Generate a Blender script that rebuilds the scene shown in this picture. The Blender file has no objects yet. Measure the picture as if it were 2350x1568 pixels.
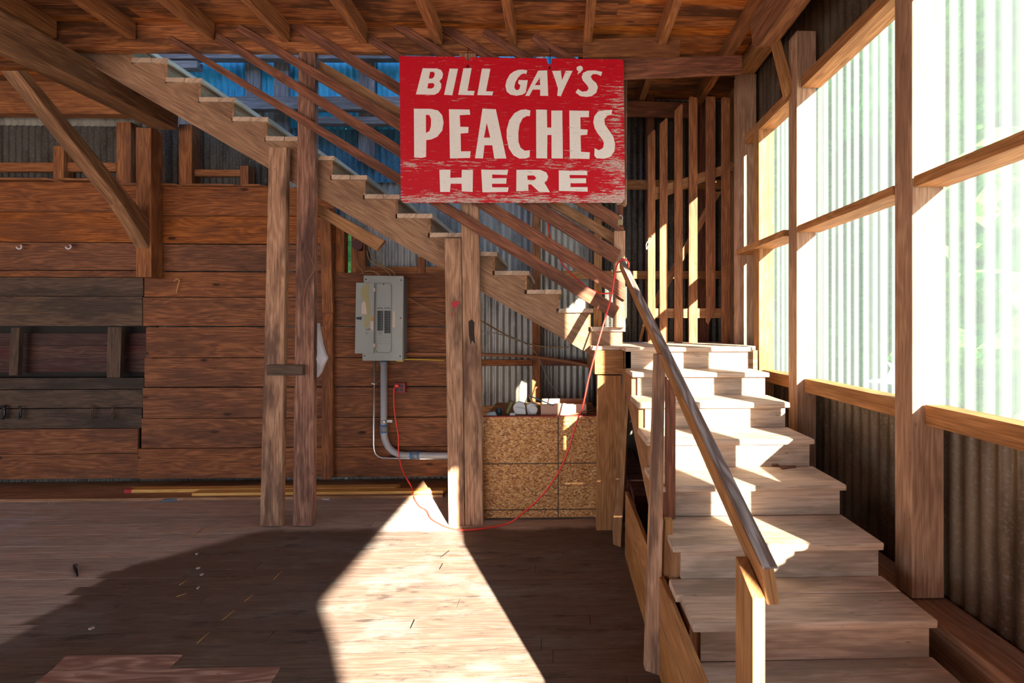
import bpy, bmesh, math, random
from mathutils import Vector, Matrix, noise
random.seed(7)
SC = bpy.context.scene
COL = SC.collection
# ------------------------------------------------------------------ camera
F, CX, CY, TH, H = 1040.0, 1311.0, 748.0, 0.0267, 1.9
cam = bpy.data.cameras.new('camera'); camo = bpy.data.objects.new('camera', cam); COL.objects.link(camo)
camo.location = (0, 0, H); camo.rotation_euler = (math.pi/2, 0, -TH)
cam.sensor_width = 36; cam.lens = F*36/2350
cam.shift_x = (1175-CX)/2350; cam.shift_y = (CY-784)/2350
cam.clip_start = 0.05; cam.clip_end = 300
cam.dof.use_dof = True; cam.dof.focus_distance = 4.6; cam.dof.aperture_fstop = 4.5
SC.camera = camo
# ------------------------------------------------------------------ light
w = bpy.data.worlds.new('sky'); SC.world = w; w.use_nodes = True
nt = w.node_tree; nt.nodes.clear()
wo = nt.nodes.new('ShaderNodeOutputWorld'); wb = nt.nodes.new('ShaderNodeBackground')
tc = nt.nodes.new('ShaderNodeTexCoord'); sx = nt.nodes.new('ShaderNodeSeparateXYZ'); wr = nt.nodes.new('ShaderNodeValToRGB')
nt.links.new(tc.outputs['Generated'], sx.inputs[0]); nt.links.new(sx.outputs['Z'], wr.inputs[0])
wr.color_ramp.elements[0].color = (0.92, 0.95, 1.0, 1); wr.color_ramp.elements[0].position = 0.0
wr.color_ramp.elements[1].color = (0.30, 0.52, 1.0, 1); wr.color_ramp.elements[1].position = 0.75
nt.links.new(wr.outputs[0], wb.inputs[0]); wb.inputs[1].default_value = 2.8
nt.links.new(wb.outputs[0], wo.inputs[0])
SUN = Vector((-0.49, 1.0, -0.42)).normalized()
sl = bpy.data.lights.new('sun', 'SUN'); so = bpy.data.objects.new('sun', sl); COL.objects.link(so)
sl.energy = 56.0; sl.color = (1.0, 0.89, 0.75); sl.angle = math.radians(0.6)
so.rotation_euler = SUN.to_track_quat('-Z', 'Y').to_euler(); so.location = (6, -12, 8)
SC.view_settings.view_transform = 'Standard'; SC.view_settings.look = 'None'
SC.view_settings.gamma = 1.0; SC.view_settings.use_curve_mapping = False
SC.view_settings.exposure = 0.6
SC.cycles.max_bounces = 8; SC.cycles.diffuse_bounces = 5; SC.cycles.glossy_bounces = 3
SC.cycles.transparent_max_bounces = 8; SC.cycles.transmission_bounces = 4
SC.cycles.sample_clamp_indirect = 12.0; SC.cycles.caustics_reflective = False; SC.cycles.caustics_refractive = False

# ------------------------------------------------------------------ photo geometry helpers (pixel -> place)
FW = Vector((math.sin(TH), math.cos(TH), 0)); RT = Vector((math.cos(TH), -math.sin(TH), 0)); UP = Vector((0, 0, 1))
CAM = Vector((0, 0, H))
def ray(px, py): return FW + RT*((px-CX)/F) + UP*((CY-py)/F)
def PY(px, py, Y): d = ray(px, py); return CAM + d*(Y/d.y)
def PX(px, py, X): d = ray(px, py); return CAM + d*(X/d.x)
def PZ(px, py, Z=0.0): d = ray(px, py); return CAM + d*((Z-H)/d.z)

# ------------------------------------------------------------------ materials
class NB:
    def __init__(s, name):
        s.m = bpy.data.materials.new(name); s.m.use_nodes = True; s.t = s.m.node_tree; s.t.nodes.clear()
        s.out = s.n('ShaderNodeOutputMaterial')
    def n(s, kind, **kw):
        nd = s.t.nodes.new(kind)
        for k, v in kw.items(): setattr(nd, k, v)
        return nd
    def l(s, a, b): s.t.links.new(a, b)
    def val(s, x, inp):
        if hasattr(x, 'is_linked') or hasattr(x, 'links'): s.l(x, inp)
        else: inp.default_value = x
    def math(s, op, a, b=0.0, c=None, clamp=False):
        nd = s.n('ShaderNodeMath', operation=op); nd.use_clamp = clamp
        s.val(a, nd.inputs[0]); s.val(b, nd.inputs[1])
        if c is not None: s.val(c, nd.inputs[2])
        return nd.outputs[0]
    def mix(s, fac, a, b, mode='MIX'):
        nd = s.n('ShaderNodeMix', data_type='RGBA', blend_type=mode); nd.clamp_factor = True
        s.val(fac, nd.inputs[0])
        for x, i in ((a, 6), (b, 7)):
            if isinstance(x, tuple): nd.inputs[i].default_value = (*x[:3], 1)
            else: s.l(x, nd.inputs[i])
        return nd.outputs[2]
    def noise(s, vec, scale, detail=4, rough=0.55, dist=0.0):
        nd = s.n('ShaderNodeTexNoise'); s.l(vec, nd.inputs['Vector'])
        nd.inputs['Scale'].default_value = scale; nd.inputs['Detail'].default_value = detail
        nd.inputs['Roughness'].default_value = rough; nd.inputs['Distortion'].default_value = dist
        return nd.outputs['Fac']
    def mapv(s, vec, scale, loc=(0, 0, 0)):
        nd = s.n('ShaderNodeMapping'); s.l(vec, nd.inputs[0]); nd.inputs['Scale'].default_value = scale
        nd.inputs['Location'].default_value = loc; return nd.outputs[0]
    def step(s, x, lo, hi):
        nd = s.n('ShaderNodeMapRange'); nd.interpolation_type = 'SMOOTHSTEP'; s.val(x, nd.inputs[0])
        nd.inputs[1].default_value = lo; nd.inputs[2].default_value = hi; return nd.outputs[0]
    def bsdf(s, col, rough=0.7, metal=0.0, spec=0.3, bump=None, bstr=0.3, bdist=0.01):
        b = s.n('ShaderNodeBsdfPrincipled')
        if isinstance(col, tuple): b.inputs['Base Color'].default_value = (*col[:3], 1)
        else: s.l(col, b.inputs['Base Color'])
        s.val(rough, b.inputs['Roughness']); b.inputs['Metallic'].default_value = metal
        b.inputs['Specular IOR Level'].default_value = spec
        if bump is not None:
            bn = s.n('ShaderNodeBump'); bn.inputs['Strength'].default_value = bstr; bn.inputs['Distance'].default_value = bdist
            s.l(bump, bn.inputs['Height']); s.l(bn.outputs[0], b.inputs['Normal'])
        s.l(b.outputs[0], s.out.inputs[0]); return b

def wood_nodes(q, light, dark, stain, stain_amt=0.45, grain=1.0, knots=0.5, vary=0.35):
    uv = q.n('ShaderNodeUVMap').outputs[0]
    isl = q.n('ShaderNodeNewGeometry').outputs['Random Per Island']
    fine = q.noise(q.mapv(uv, (3.0, 75, 1)), 1.0, 5, 0.6)
    warp = q.noise(q.mapv(uv, (1.1, 5.5, 1)), 1.0, 2, 0.5)
    sp = q.n('ShaderNodeSeparateXYZ'); q.l(uv, sp.inputs[0])
    ph = q.math('ADD', q.math('MULTIPLY', warp, 55.0), q.math('MULTIPLY', sp.outputs[1], 60.0))
    ring = q.math('MULTIPLY_ADD', q.math('SINE', ph), 0.5, 0.5)
    vo = q.n('ShaderNodeTexVoronoi'); q.l(q.mapv(uv, (2.1, 5.6, 1)), vo.inputs['Vector']); vo.inputs['Scale'].default_value = 1.0
    vo.inputs['Randomness'].default_value = 1.0
    kn = q.math('SUBTRACT', 1.0, q.step(vo.outputs['Distance'], 0.07, 0.14))
    kh = q.math('SUBTRACT', 1.0, q.step(vo.outputs['Distance'], 0.05, 0.35))
    big = q.noise(q.mapv(uv, (0.9, 4.0, 1)), 1.0, 4, 0.65)
    mid = q.noise(q.mapv(uv, (2.2, 22, 1)), 1.0, 4, 0.7)
    c = q.mix(q.math('MULTIPLY', ring, 0.55*grain), light, dark)
    c = q.mix(q.step(fine, 0.44, 0.66), c, dark)
    c = q.mix(q.math('MULTIPLY', kh, 0.35*knots), c, dark)
    c = q.mix(q.math('MULTIPLY', kn, knots), c, tuple(x*0.28 for x in dark))
    s1 = q.math('MULTIPLY', q.step(big, 0.46, 0.62), stain_amt*1.15)
    c = q.mix(s1, c, stain)
    s2 = q.math('MULTIPLY', q.step(mid, 0.56, 0.78), stain_amt)
    c = q.mix(s2, c, tuple(x*0.45 for x in stain))
    crk = q.noise(q.mapv(uv, (1.6, 130, 1)), 1.0, 3, 0.5)
    c = q.mix(q.math('MULTIPLY', q.step(crk, 0.66, 0.72), 0.75), c, tuple(x*0.35 for x in dark))
    spk = q.n('ShaderNodeTexVoronoi'); q.l(q.mapv(uv, (5.0, 16, 1)), spk.inputs['Vector']); spk.inputs['Scale'].default_value = 1.0
    c = q.mix(q.math('MULTIPLY', q.math('SUBTRACT', 1.0, q.step(spk.outputs['Distance'], 0.035, 0.10)), 0.55), c, tuple(x*0.3 for x in dark))
    hs = q.n('ShaderNodeHueSaturation'); q.l(c, hs.inputs['Color'])
    q.l(q.math('MULTIPLY_ADD', isl, 2*vary, 1.0-vary), hs.inputs['Value'])
    q.l(q.math('MULTIPLY_ADD', isl, 0.22, 0.9), hs.inputs['Saturation'])
    h = q.math('ADD', q.math('MULTIPLY', fine, 0.7), q.math('MULTIPLY', ring, 0.3))
    return hs.outputs[0], h

def wood(name, light, dark, stain=(0.09, 0.055, 0.035), rough=0.72, bstr=0.35, **kw):
    q = NB(name); c, h = wood_nodes(q, light, dark, stain, **kw)
    q.bsdf(c, rough, 0, 0.25, h, bstr, 0.006); return q.m

def plain(name, col, rough=0.6, metal=0.0, nscale=0, namt=0.3, spec=0.4):
    q = NB(name)
    if nscale:
        co = q.n('ShaderNodeTexCoord').outputs['Object']
        nz = q.noise(co, nscale, 5, 0.6)
        q.bsdf(q.mix(q.math('MULTIPLY', q.step(nz, 0.4, 0.7), namt), col, tuple(x*0.4 for x in col)), rough, metal, spec)
    else: q.bsdf(col, rough, metal, spec)
    return q.m

MW = dict(
    board=wood('lining_pine', (0.34, 0.135, 0.055), (0.125, 0.042, 0.018), (0.09, 0.04, 0.024), stain_amt=0.5, knots=0.95, vary=0.28),
    grayboard=wood('weathered_planks', (0.12, 0.08, 0.055), (0.055, 0.036, 0.026), (0.025, 0.02, 0.018), stain_amt=0.6, knots=0.4),
    darkboard=wood('recess_planks', (0.10, 0.055, 0.045), (0.04, 0.022, 0.018), (0.06, 0.015, 0.015), stain_amt=0.6, knots=0.2),
    ceil=wood('ceiling_boards', (0.50, 0.20, 0.075), (0.18, 0.055, 0.022), (0.07, 0.028, 0.014), stain_amt=0.75, knots=0.6, vary=0.42),
    joist=wood('joist_timber', (0.36, 0.16, 0.07), (0.16, 0.062, 0.03), (0.10, 0.045, 0.025), stain_amt=0.45, knots=0.5),
    beam=wood('beam_timber', (0.33, 0.185, 0.10), (0.14, 0.07, 0.04), (0.09, 0.05, 0.03), stain_amt=0.5, knots=0.4),
    stringer=wood('stringer_timber', (0.46, 0.25, 0.13), (0.25, 0.125, 0.06), (0.15, 0.075, 0.035), stain_amt=0.45, knots=0.3, vary=0.08),
    tread=wood('tread_boards', (0.62, 0.475, 0.365), (0.43, 0.30, 0.215), (0.26, 0.20, 0.155), stain_amt=0.6, knots=0.15, vary=0.12, grain=0.6),
    post=wood('post_timber', (0.52, 0.325, 0.215), (0.27, 0.145, 0.085), (0.10, 0.055, 0.04), stain_amt=0.75, knots=0.35, vary=0.15),
    darkpost=wood('dark_post_timber', (0.36, 0.20, 0.14), (0.14, 0.065, 0.045), (0.06, 0.03, 0.025), stain_amt=0.7, knots=0.4, vary=0.1),
    rail=wood('rail_timber', (0.27, 0.115, 0.07), (0.11, 0.045, 0.03), (0.05, 0.026, 0.02), stain_amt=0.5, knots=0.4, vary=0.3),
    orange=wood('side_timber', (0.46, 0.24, 0.11), (0.25, 0.115, 0.048), (0.15, 0.07, 0.03), stain_amt=0.35, knots=0.35, vary=0.15),
    grayrail=wood('handrail_timber', (0.46, 0.41, 0.40), (0.17, 0.10, 0.08), (0.07, 0.045, 0.035), stain_amt=0.35, grain=1.5, knots=0.1, vary=0.05, bstr=0.7),
    wallpost=wood('wall_post_timber', (0.50, 0.33, 0.22), (0.30, 0.17, 0.11), (0.12, 0.06, 0.04), stain_amt=0.3, knots=0.3, vary=0.12),
    slat=wood('slat_timber', (0.44, 0.20, 0.095), (0.22, 0.085, 0.042), (0.11, 0.045, 0.028), stain_amt=0.45, knots=0.3, vary=0.2),
    newpine=wood('new_pine', (0.72, 0.46, 0.18), (0.58, 0.32, 0.10), (0.45, 0.22, 0.07), stain_amt=0.25, knots=0.2, vary=0.1),
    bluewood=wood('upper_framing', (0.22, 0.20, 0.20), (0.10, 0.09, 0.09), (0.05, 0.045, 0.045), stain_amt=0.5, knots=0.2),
)
def galv(name, col, dark, metal=0.35, rough=0.45):
    q = NB(name); co = q.n('ShaderNodeTexCoord').outputs['Object']
    a = q.noise(q.mapv(co, (1, 1, 0.35)), 5, 5, 0.65); b = q.noise(co, 60, 2, 0.5)
    c = q.mix(q.step(a, 0.42, 0.66), col, dark); c = q.mix(q.math('MULTIPLY', q.step(b, 0.5, 0.7), 0.10), c, (0.6, 0.6, 0.58))
    q.bsdf(c, rough, metal, 0.4); return q.m
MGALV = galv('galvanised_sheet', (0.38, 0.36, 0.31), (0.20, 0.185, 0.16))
MSHADEG = galv('shaded_galvanised_sheet', (0.085, 0.08, 0.07), (0.04, 0.033, 0.025))  # shaded copy of the galvanised sheet, shade put into the colour
MSKYTINT = galv('sky_tinted_sheet', (0.045, 0.40, 0.60), (0.025, 0.24, 0.42), 0.0, 0.5)  # blue daylight on the upstairs sheets put into their colour
MRUSTY = galv('brown_sheet', (0.17, 0.125, 0.085), (0.085, 0.055, 0.035), 0.45, 0.42)

def m_panel():
    q = NB('fiberglass_panel'); co = q.n('ShaderNodeTexCoord').outputs['Object']
    ribs = q.noise(q.mapv(co, (0, 14, 0.05)), 1.0, 3, 0.6)
    dirt = q.noise(q.mapv(co, (1, 1, 1)), 30.0, 4, 0.6)
    fac = q.math('MULTIPLY_ADD', q.step(ribs, 0.35, 0.65), 0.12, 0.52)
    t = q.n('ShaderNodeBsdfTransparent'); t.inputs[0].default_value = (0.90, 0.97, 0.93, 1)
    tl = q.n('ShaderNodeBsdfTranslucent'); q.l(q.mix(q.step(ribs, 0.38, 0.62), (0.13, 0.165, 0.155), (0.28, 0.315, 0.31)), tl.inputs[0])
    gl = q.n('ShaderNodeBsdfDiffuse'); gl.inputs[0].default_value = (0.35, 0.42, 0.38, 1)
    m0 = q.n('ShaderNodeMixShader'); m0.inputs[0].default_value = 0.25; q.l(tl.outputs[0], m0.inputs[1]); q.l(gl.outputs[0], m0.inputs[2])
    m1 = q.n('ShaderNodeMixShader'); q.l(fac, m1.inputs[0]); q.l(t.outputs[0], m1.inputs[1]); q.l(m0.outputs[0], m1.inputs[2])
    q.l(m1.outputs[0], q.out.inputs[0]); return q.m
MPANEL = m_panel()

def m_floor():
    q = NB('floor_planks')
    uv = q.n('ShaderNodeUVMap').outputs[0]
    pos = q.n('ShaderNodeNewGeometry').outputs['Position']
    isl = q.n('ShaderNodeNewGeometry').outputs['Random Per Island']
    sp = q.n('ShaderNodeSeparateXYZ'); q.l(pos, sp.inputs[0])
    jit = q.math('MULTIPLY', q.math('SUBTRACT', isl, 0.5), 0.22)
    nz = q.math('MULTIPLY', q.math('SUBTRACT', q.noise(pos, 1.6, 4, 0.6), 0.5), 0.3)
    x = q.math('ADD', q.math('ADD', sp.outputs[0], jit), nz)
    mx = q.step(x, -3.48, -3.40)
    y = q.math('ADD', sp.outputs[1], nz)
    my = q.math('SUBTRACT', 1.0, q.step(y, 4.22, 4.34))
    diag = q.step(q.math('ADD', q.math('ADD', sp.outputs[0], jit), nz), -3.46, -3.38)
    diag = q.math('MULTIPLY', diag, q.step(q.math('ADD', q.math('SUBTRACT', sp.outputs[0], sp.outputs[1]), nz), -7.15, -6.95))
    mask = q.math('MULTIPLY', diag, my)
    patch = q.noise(q.mapv(pos, (0.9, 1.9, 1)), 1.5, 6, 0.68)
    lc, h = wood_nodes(q, (0.58, 0.50, 0.42), (0.32, 0.26, 0.21), (0.42, 0.40, 0.37), stain_amt=0.35, knots=0.15, vary=0.12, grain=0.9)
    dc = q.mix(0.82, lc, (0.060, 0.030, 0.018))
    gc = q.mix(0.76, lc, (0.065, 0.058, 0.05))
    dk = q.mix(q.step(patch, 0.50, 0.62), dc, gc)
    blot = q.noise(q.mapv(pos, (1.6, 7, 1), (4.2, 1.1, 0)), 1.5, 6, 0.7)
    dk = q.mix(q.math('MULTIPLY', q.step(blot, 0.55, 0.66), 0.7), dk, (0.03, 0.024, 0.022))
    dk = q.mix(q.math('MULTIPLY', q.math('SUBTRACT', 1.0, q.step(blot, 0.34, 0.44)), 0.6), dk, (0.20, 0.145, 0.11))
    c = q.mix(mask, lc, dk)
    # white scuffs far left
    sc = q.noise(q.mapv(pos, (0.8, 5, 1)), 2.5, 6, 0.7)
    left = q.math('SUBTRACT', 1.0, q.step(sp.outputs[0], -5.6, -3.9))
    c = q.mix(q.math('MULTIPLY', q.math('MULTIPLY', q.step(sc, 0.50, 0.62), left), 0.7), c, (0.60, 0.64, 0.68))
    q.bsdf(c, q.math('MULTIPLY_ADD', patch, 0.2, 0.38), 0, 0.35, h, 0.35, 0.004); return q.m
MFLOOR = m_floor()

def m_osb():
    q = NB('strand_board'); uv = q.n('ShaderNodeUVMap').outputs[0]
    wv = q.n('ShaderNodeTexNoise'); q.l(uv, wv.inputs['Vector']); wv.inputs['Scale'].default_value = 9; wv.inputs['Detail'].default_value = 2
    vm = q.n('ShaderNodeVectorMath', operation='MULTIPLY_ADD'); q.l(wv.outputs['Color'], vm.inputs[0]); vm.inputs[1].default_value = (0.05, 0.05, 0); q.l(uv, vm.inputs[2])
    v = q.n('ShaderNodeTexVoronoi'); q.l(q.mapv(vm.outputs[0], (1.0, 0.42, 1)), v.inputs['Vector']); v.inputs['Scale'].default_value = 100
    sp = q.n('ShaderNodeSeparateColor'); q.l(v.outputs['Color'], sp.inputs[0])
    v2 = q.n('ShaderNodeTexVoronoi'); q.l(q.mapv(vm.outputs[0], (0.5, 1.2, 1)), v2.inputs['Vector']); v2.inputs['Scale'].default_value = 110
    s2 = q.n('ShaderNodeSeparateColor'); q.l(v2.outputs['Color'], s2.inputs[0])
    c = q.mix(sp.outputs[0], (0.70, 0.37, 0.125), (0.44, 0.19, 0.055))
    c = q.mix(q.step(s2.outputs[1], 0.55, 0.9), c, (0.24, 0.095, 0.035))
    c = q.mix(q.step(s2.outputs[2], 0.82, 0.9), c, (0.75, 0.5, 0.26))
    p = q.n('ShaderNodeSeparateXYZ'); q.l(uv, p.inputs[0])
    def line(coord, at, wd=0.004):
        d = q.math('ABSOLUTE', q.math('SUBTRACT', coord, at)); return q.math('SUBTRACT', 1.0, q.step(d, wd, wd*2.2))
    ln = q.math('MAXIMUM', line(p.outputs[0], PY(1281, 1050, 4.45).x), q.math('MAXIMUM', line(p.outputs[1], PY(1240, 1064, 4.45).z), line(p.outputs[1], PY(1240, 1170, 4.45).z)))
    c = q.mix(q.math('MULTIPLY', ln, 0.85), c, (0.05, 0.035, 0.025))
    q.bsdf(c, 0.55, 0, 0.35, s2.outputs[1], 0.15, 0.003); return q.m
MOSB = m_osb()

# ------------------------------------------------------------------ mesh helpers
def newbm():
    bm = bmesh.new(); bm.loops.layers.uv.new('UVMap'); return bm
def uvfaces(bm, faces, grain, off=None):
    uvl = bm.loops.layers.uv.active; g = Vector(grain).normalized()
    if off is None: off = (random.uniform(0, 40), random.uniform(0, 40))
    for f in faces:
        f.normal_update(); n = f.normal
        if abs(n.dot(g)) > 0.9:
            a = n.orthogonal().normalized()
            for l in f.loops:
                p = l.vert.co; l[uvl].uv = (off[0]+p.dot(a)*0.1, off[1]+p.dot(n.cross(a)))
            continue
        v = n.cross(g).normalized()
        k = 0.37*(abs(n.x)+2*abs(n.z))
        for l in f.loops:
            p = l.vert.co; l[uvl].uv = (off[0]+p.dot(g), off[1]+k+p.dot(v))
def prism(bm, pts, ext, grain=None, off=None):
    """polygon pts extruded by vector ext"""
    a = [bm.verts.new(p) for p in pts]; b = [bm.verts.new(Vector(p)+Vector(ext)) for p in pts]
    n = len(pts); fs = [bm.faces.new(a), bm.faces.new(b[::-1])]
    for i in range(n): fs.append(bm.faces.new((a[i], b[i], b[(i+1) % n], a[(i+1) % n])))
    bmesh.ops.recalc_face_normals(bm, faces=fs)
    if grain is None:
        best = max(((Vector(pts[(i+1) % n])-Vector(pts[i])) for i in range(n)), key=lambda v: v.length)
        e = Vector(ext); grain = e if e.length > best.length*1.2 else best
    uvfaces(bm, fs, grain, off); return fs
def box(bm, lo, hi, grain=None, off=None, jit=0.0):
    x0, y0, z0 = lo; x1, y1, z1 = hi
    if grain is None:
        d = (x1-x0, y1-y0, z1-z0); k = d.index(max(d)); grain = [(1, 0, 0), (0, 1, 0), (0, 0, 1)][k]
    j = lambda: random.uniform(-jit, jit)
    return prism(bm, [(x0+j(), y0, z0+j()), (x1+j(), y0, z0+j()), (x1+j(), y0, z1+j()), (x0+j(), y0, z1+j())], (0, y1-y0, 0), grain, off)
def bar(bm, a, b, wd, th, side=None, grain=None):
    """straight member a->b (centre line), wd across side, th across the third axis"""
    a = Vector(a); b = Vector(b); d = (b-a).normalized()
    s = Vector(side) if side else (UP if abs(d.z) < 0.9 else Vector((1, 0, 0)))
    s = (s - d*s.dot(d)).normalized(); t = d.cross(s)
    q = [a+s*(wd/2*i)+t*(th/2*j) for i, j in ((-1, -1), (1, -1), (1, 1), (-1, 1))]
    return prism(bm, q, b-a, d)
def front(bm, px, Y, th, grain=None):
    """outline seen from the front, standing at distance Y, th thick away from the room"""
    return prism(bm, [PY(x, y, Y) for x, y in px], (0, th, 0), grain)
def tube(bm, pts, r, seg=10, closed_ends=True):
    pts = [Vector(p) for p in pts]; rings = []
    t0 = (pts[1]-pts[0]).normalized(); nrm = t0.orthogonal().normalized()
    for i, p in enumerate(pts):
        t = (pts[min(i+1, len(pts)-1)]-pts[max(i-1, 0)]).normalized()
        nrm = (nrm - t*nrm.dot(t)).normalized(); bn = t.cross(nrm)
        rr = r[i] if isinstance(r, (list, tuple)) else r
        rings.append([bm.verts.new(p+nrm*(rr*math.cos(2*math.pi*k/seg))+bn*(rr*math.sin(2*math.pi*k/seg))) for k in range(seg)])
    fs = []
    for a, b in zip(rings, rings[1:]):
        for k in range(seg): f = bm.faces.new((a[k], a[(k+1) % seg], b[(k+1) % seg], b[k])); f.smooth = True; fs.append(f)
    if closed_ends: fs.append(bm.faces.new(rings[0][::-1])); fs.append(bm.faces.new(rings[-1]))
    return fs
def smooth_path(pts, n=6):
    P = [Vector(p) for p in pts]; out = []
    for i in range(len(P)-1):
        p0, p1, p2, p3 = P[max(i-1, 0)], P[i], P[i+1], P[min(i+2, len(P)-1)]
        for k in range(n):
            t = k/n
            out.append(0.5*((2*p1)+(p2-p0)*t+(2*p0-5*p1+4*p2-p3)*t*t+(3*p1-p0-3*p2+p3)*t**3))
    out.append(P[-1]); return out
def corr(bm, o, du, L, Hh, nrm, pitch=0.076, amp=0.009, spp=8, top=None):
    """corrugated sheet from o along du (unit) length L, height Hh; ribs vertical"""
    n = int(L/pitch*spp); du = Vector(du); nrm = Vector(nrm); o = Vector(o); rows = []
    for k in range(2):
        rows.append([bm.verts.new(o+du*(L*i/n)+nrm*(amp*math.sin(2*math.pi*i/spp))+UP*(Hh*k)) for i in range(n+1)])
    for i in range(n):
        f = bm.faces.new((rows[0][i], rows[0][i+1], rows[1][i+1], rows[1][i])); f.smooth = True
def world_loc(o):
    v = Vector((0, 0, 0))
    while o: v = v+o.location; o = o.parent
    return v
def thing(name, label, cat, loc=(0, 0, 0), group=None):
    o = bpy.data.objects.new(name, None); COL.objects.link(o); o.location = loc; o.empty_display_size = 0.1
    o['label'] = label; o['category'] = cat
    if group: o['group'] = group
    return o
def mesh(name, bm, mat, parent=None, label=None, bevel=0.0, loc=None):
    me = bpy.data.meshes.new(name); o = bpy.data.objects.new(name, me); COL.objects.link(o)
    off = Vector((0, 0, 0))
    if parent: o.parent = parent; off = world_loc(parent)
    elif loc is not None: o.location = loc; off = Vector(loc)
    if off.length: bmesh.ops.translate(bm, verts=bm.verts, vec=-off)
    bm.to_mesh(me); bm.free(); me.materials.append(mat)
    if label: o['label'] = label
    if bevel:
        m = o.modifiers.new('edge', 'BEVEL'); m.width = bevel; m.segments = 2; m.limit_method = 'ANGLE'; m.angle_limit = 0.7
        m.harden_normals = False
    return o
def solo(name, bm, mat, label, cat, group=None, bevel=0.004):
    """a thing that is one mesh; its origin at its lowest middle point"""
    xs = [v.co for v in bm.verts]; z = min(v.z for v in xs)
    c = Vector((sum(v.x for v in xs)/len(xs), sum(v.y for v in xs)/len(xs), z))
    o = mesh(name, bm, mat, None, label, bevel, c); o['category'] = cat
    if group: o['group'] = group
    return o
def struct(name, bm, mat, parent=None):
    o = mesh(name, bm, mat, parent)
    if not parent: o['kind'] = 'structure'
    return o

# ================================================================== SETTING
XR = 2.12; YB = 5.62; XL = -10.0; YF = -7.0; ZC = 4.72
# floor: narrow planks running left-right
bm = newbm(); y = YF; wdt = 0.105
while y < 5.6:
    x = XL - random.uniform(0, 2)
    while x < XR:
        L = random.uniform(1.6, 4.2)
        y1 = min(y+wdt-0.002, 5.62); z = random.uniform(-0.001, 0.0)
        if min(x+L, XR) > XL: box(bm, (max(x, XL), y, -0.03), (min(x+L, XR)-0.003, y1-0.001, z+random.uniform(-.001, .001)), (1, 0, 0))
        x += L
    y += wdt
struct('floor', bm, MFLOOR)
bm = newbm(); box(bm, (XL, YF, -0.1), (XR, 5.64, -0.031)); sub = struct('trim_1', bm, plain('subfloor', (0.03, 0.02, 0.015), 0.9))
# ceiling planks
cl = newbm()
def planks_x(bm, x0, x1, y0, y1, z0, z1, wd):
    y = y0
    while y < y1-0.01:
        yy = min(y+wd, y1); x = x0
        while x < x1:
            L = random.uniform(2.5, 5); xe = min(x+L, x1); dz = random.uniform(-.002, .002)
            box(bm, (x, y+0.001, z0+dz), (xe-0.002, yy-0.0015, z1), (1, 0, 0)); x += L
        y = yy
planks_x(cl, XL, XR, YF, 4.36, ZC, ZC+0.03, 0.15)
planks_x(cl, 0.2, XR, 4.36, YB, ZC, ZC+0.03, 0.15)
planks_x(cl, XL, -4.95, 4.36, YB, ZC, ZC+0.03, 0.15)
struct('ceiling', cl, MW['ceil'])
# unseen roof against the sun, gap at the back added to let sky light in
bm = newbm(); box(bm, (XL, YF, 7.2), (XR, 2.6, 7.25))
struct('trim_2', bm, plain('roof_sheet', (0.2, 0.2, 0.2), 0.7))

# back wall: corrugated siding with a gap, plank lining in front
bm = newbm()
gx0, gx1 = PY(794, 580, YB).x, PY(805, 580, YB).x
gz0, gz1 = PY(800, 633, YB).z, PY(800, 530, YB).z
corr(bm, (XL, YB, -0.1), (1, 0, 0), gx0-XL, 4.85, (0, -1, 0))
corr(bm, (gx1, YB, -0.1), (1, 0, 0), XR-gx1, 4.85, (0, -1, 0))
corr(bm, (gx0, YB, -0.1), (1, 0, 0), gx1-gx0, gz0+0.1, (0, -1, 0), spp=14)
corr(bm, (gx0, YB, gz1), (1, 0, 0), gx1-gx0, 4.75-gz1, (0, -1, 0), spp=14)
wallb = struct('wall_back', bm, MGALV)
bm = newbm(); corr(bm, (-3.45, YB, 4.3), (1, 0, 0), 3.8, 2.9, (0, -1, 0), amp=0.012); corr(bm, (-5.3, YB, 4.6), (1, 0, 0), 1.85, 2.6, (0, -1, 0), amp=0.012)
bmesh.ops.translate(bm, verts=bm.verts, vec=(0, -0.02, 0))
struct('upper_siding', bm, MSKYTINT, wallb)
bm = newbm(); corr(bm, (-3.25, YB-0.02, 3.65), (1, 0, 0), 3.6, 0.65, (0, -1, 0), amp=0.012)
struct('upper_siding', bm, galv('dim_sky_tinted_sheet', (0.05, 0.16, 0.23), (0.025, 0.08, 0.12), 0.1, 0.5), wallb)  # dimmer copy for the band where the painted sky light fades downward
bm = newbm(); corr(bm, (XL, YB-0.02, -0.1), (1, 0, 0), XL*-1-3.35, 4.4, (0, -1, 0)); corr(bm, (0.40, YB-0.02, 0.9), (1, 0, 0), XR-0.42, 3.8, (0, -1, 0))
struct('shaded_siding', bm, MSHADEG, wallb)  # sheets at far left and right back, painted as in shade
YL = 5.44
def rowz(y, px=600): return PY(px, y, YL).z
bm = newbm()
rows = [430, 497, 562, 625, 683, 751, 822, 890, 960, 1028, 1100]; lefts = [344, 360, 357, 331, 327, 336, 332, 328, 325, 317]
for i, lx in enumerate(lefts):
    z1, z0 = rowz(rows[i]), rowz(rows[i+1]); xl = PY(lx, rows[i], YL).x
    gap = random.choice((0.006, 0.007, 0.013))
    xe = PY(768, 700, YL).x if i < 3 else PY(1066, 700, YL).x
    dy = random.uniform(-0.006, 0.004)
    cuts = [xl, xe] if i % 2 else [xl, xe]
    for a, b in zip(cuts, cuts[1:]):
        box(bm, (a, YL+dy, z0+gap), (b-0.003, YL+0.024, z1), (1, 0, 0), jit=0.002)
mesh('plank_lining', bm, MW['board'], wallb, bevel=0.004)
XLB = PY(331, 800, YL).x - 0.004
bmb, bmg = newbm(), newbm()
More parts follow.
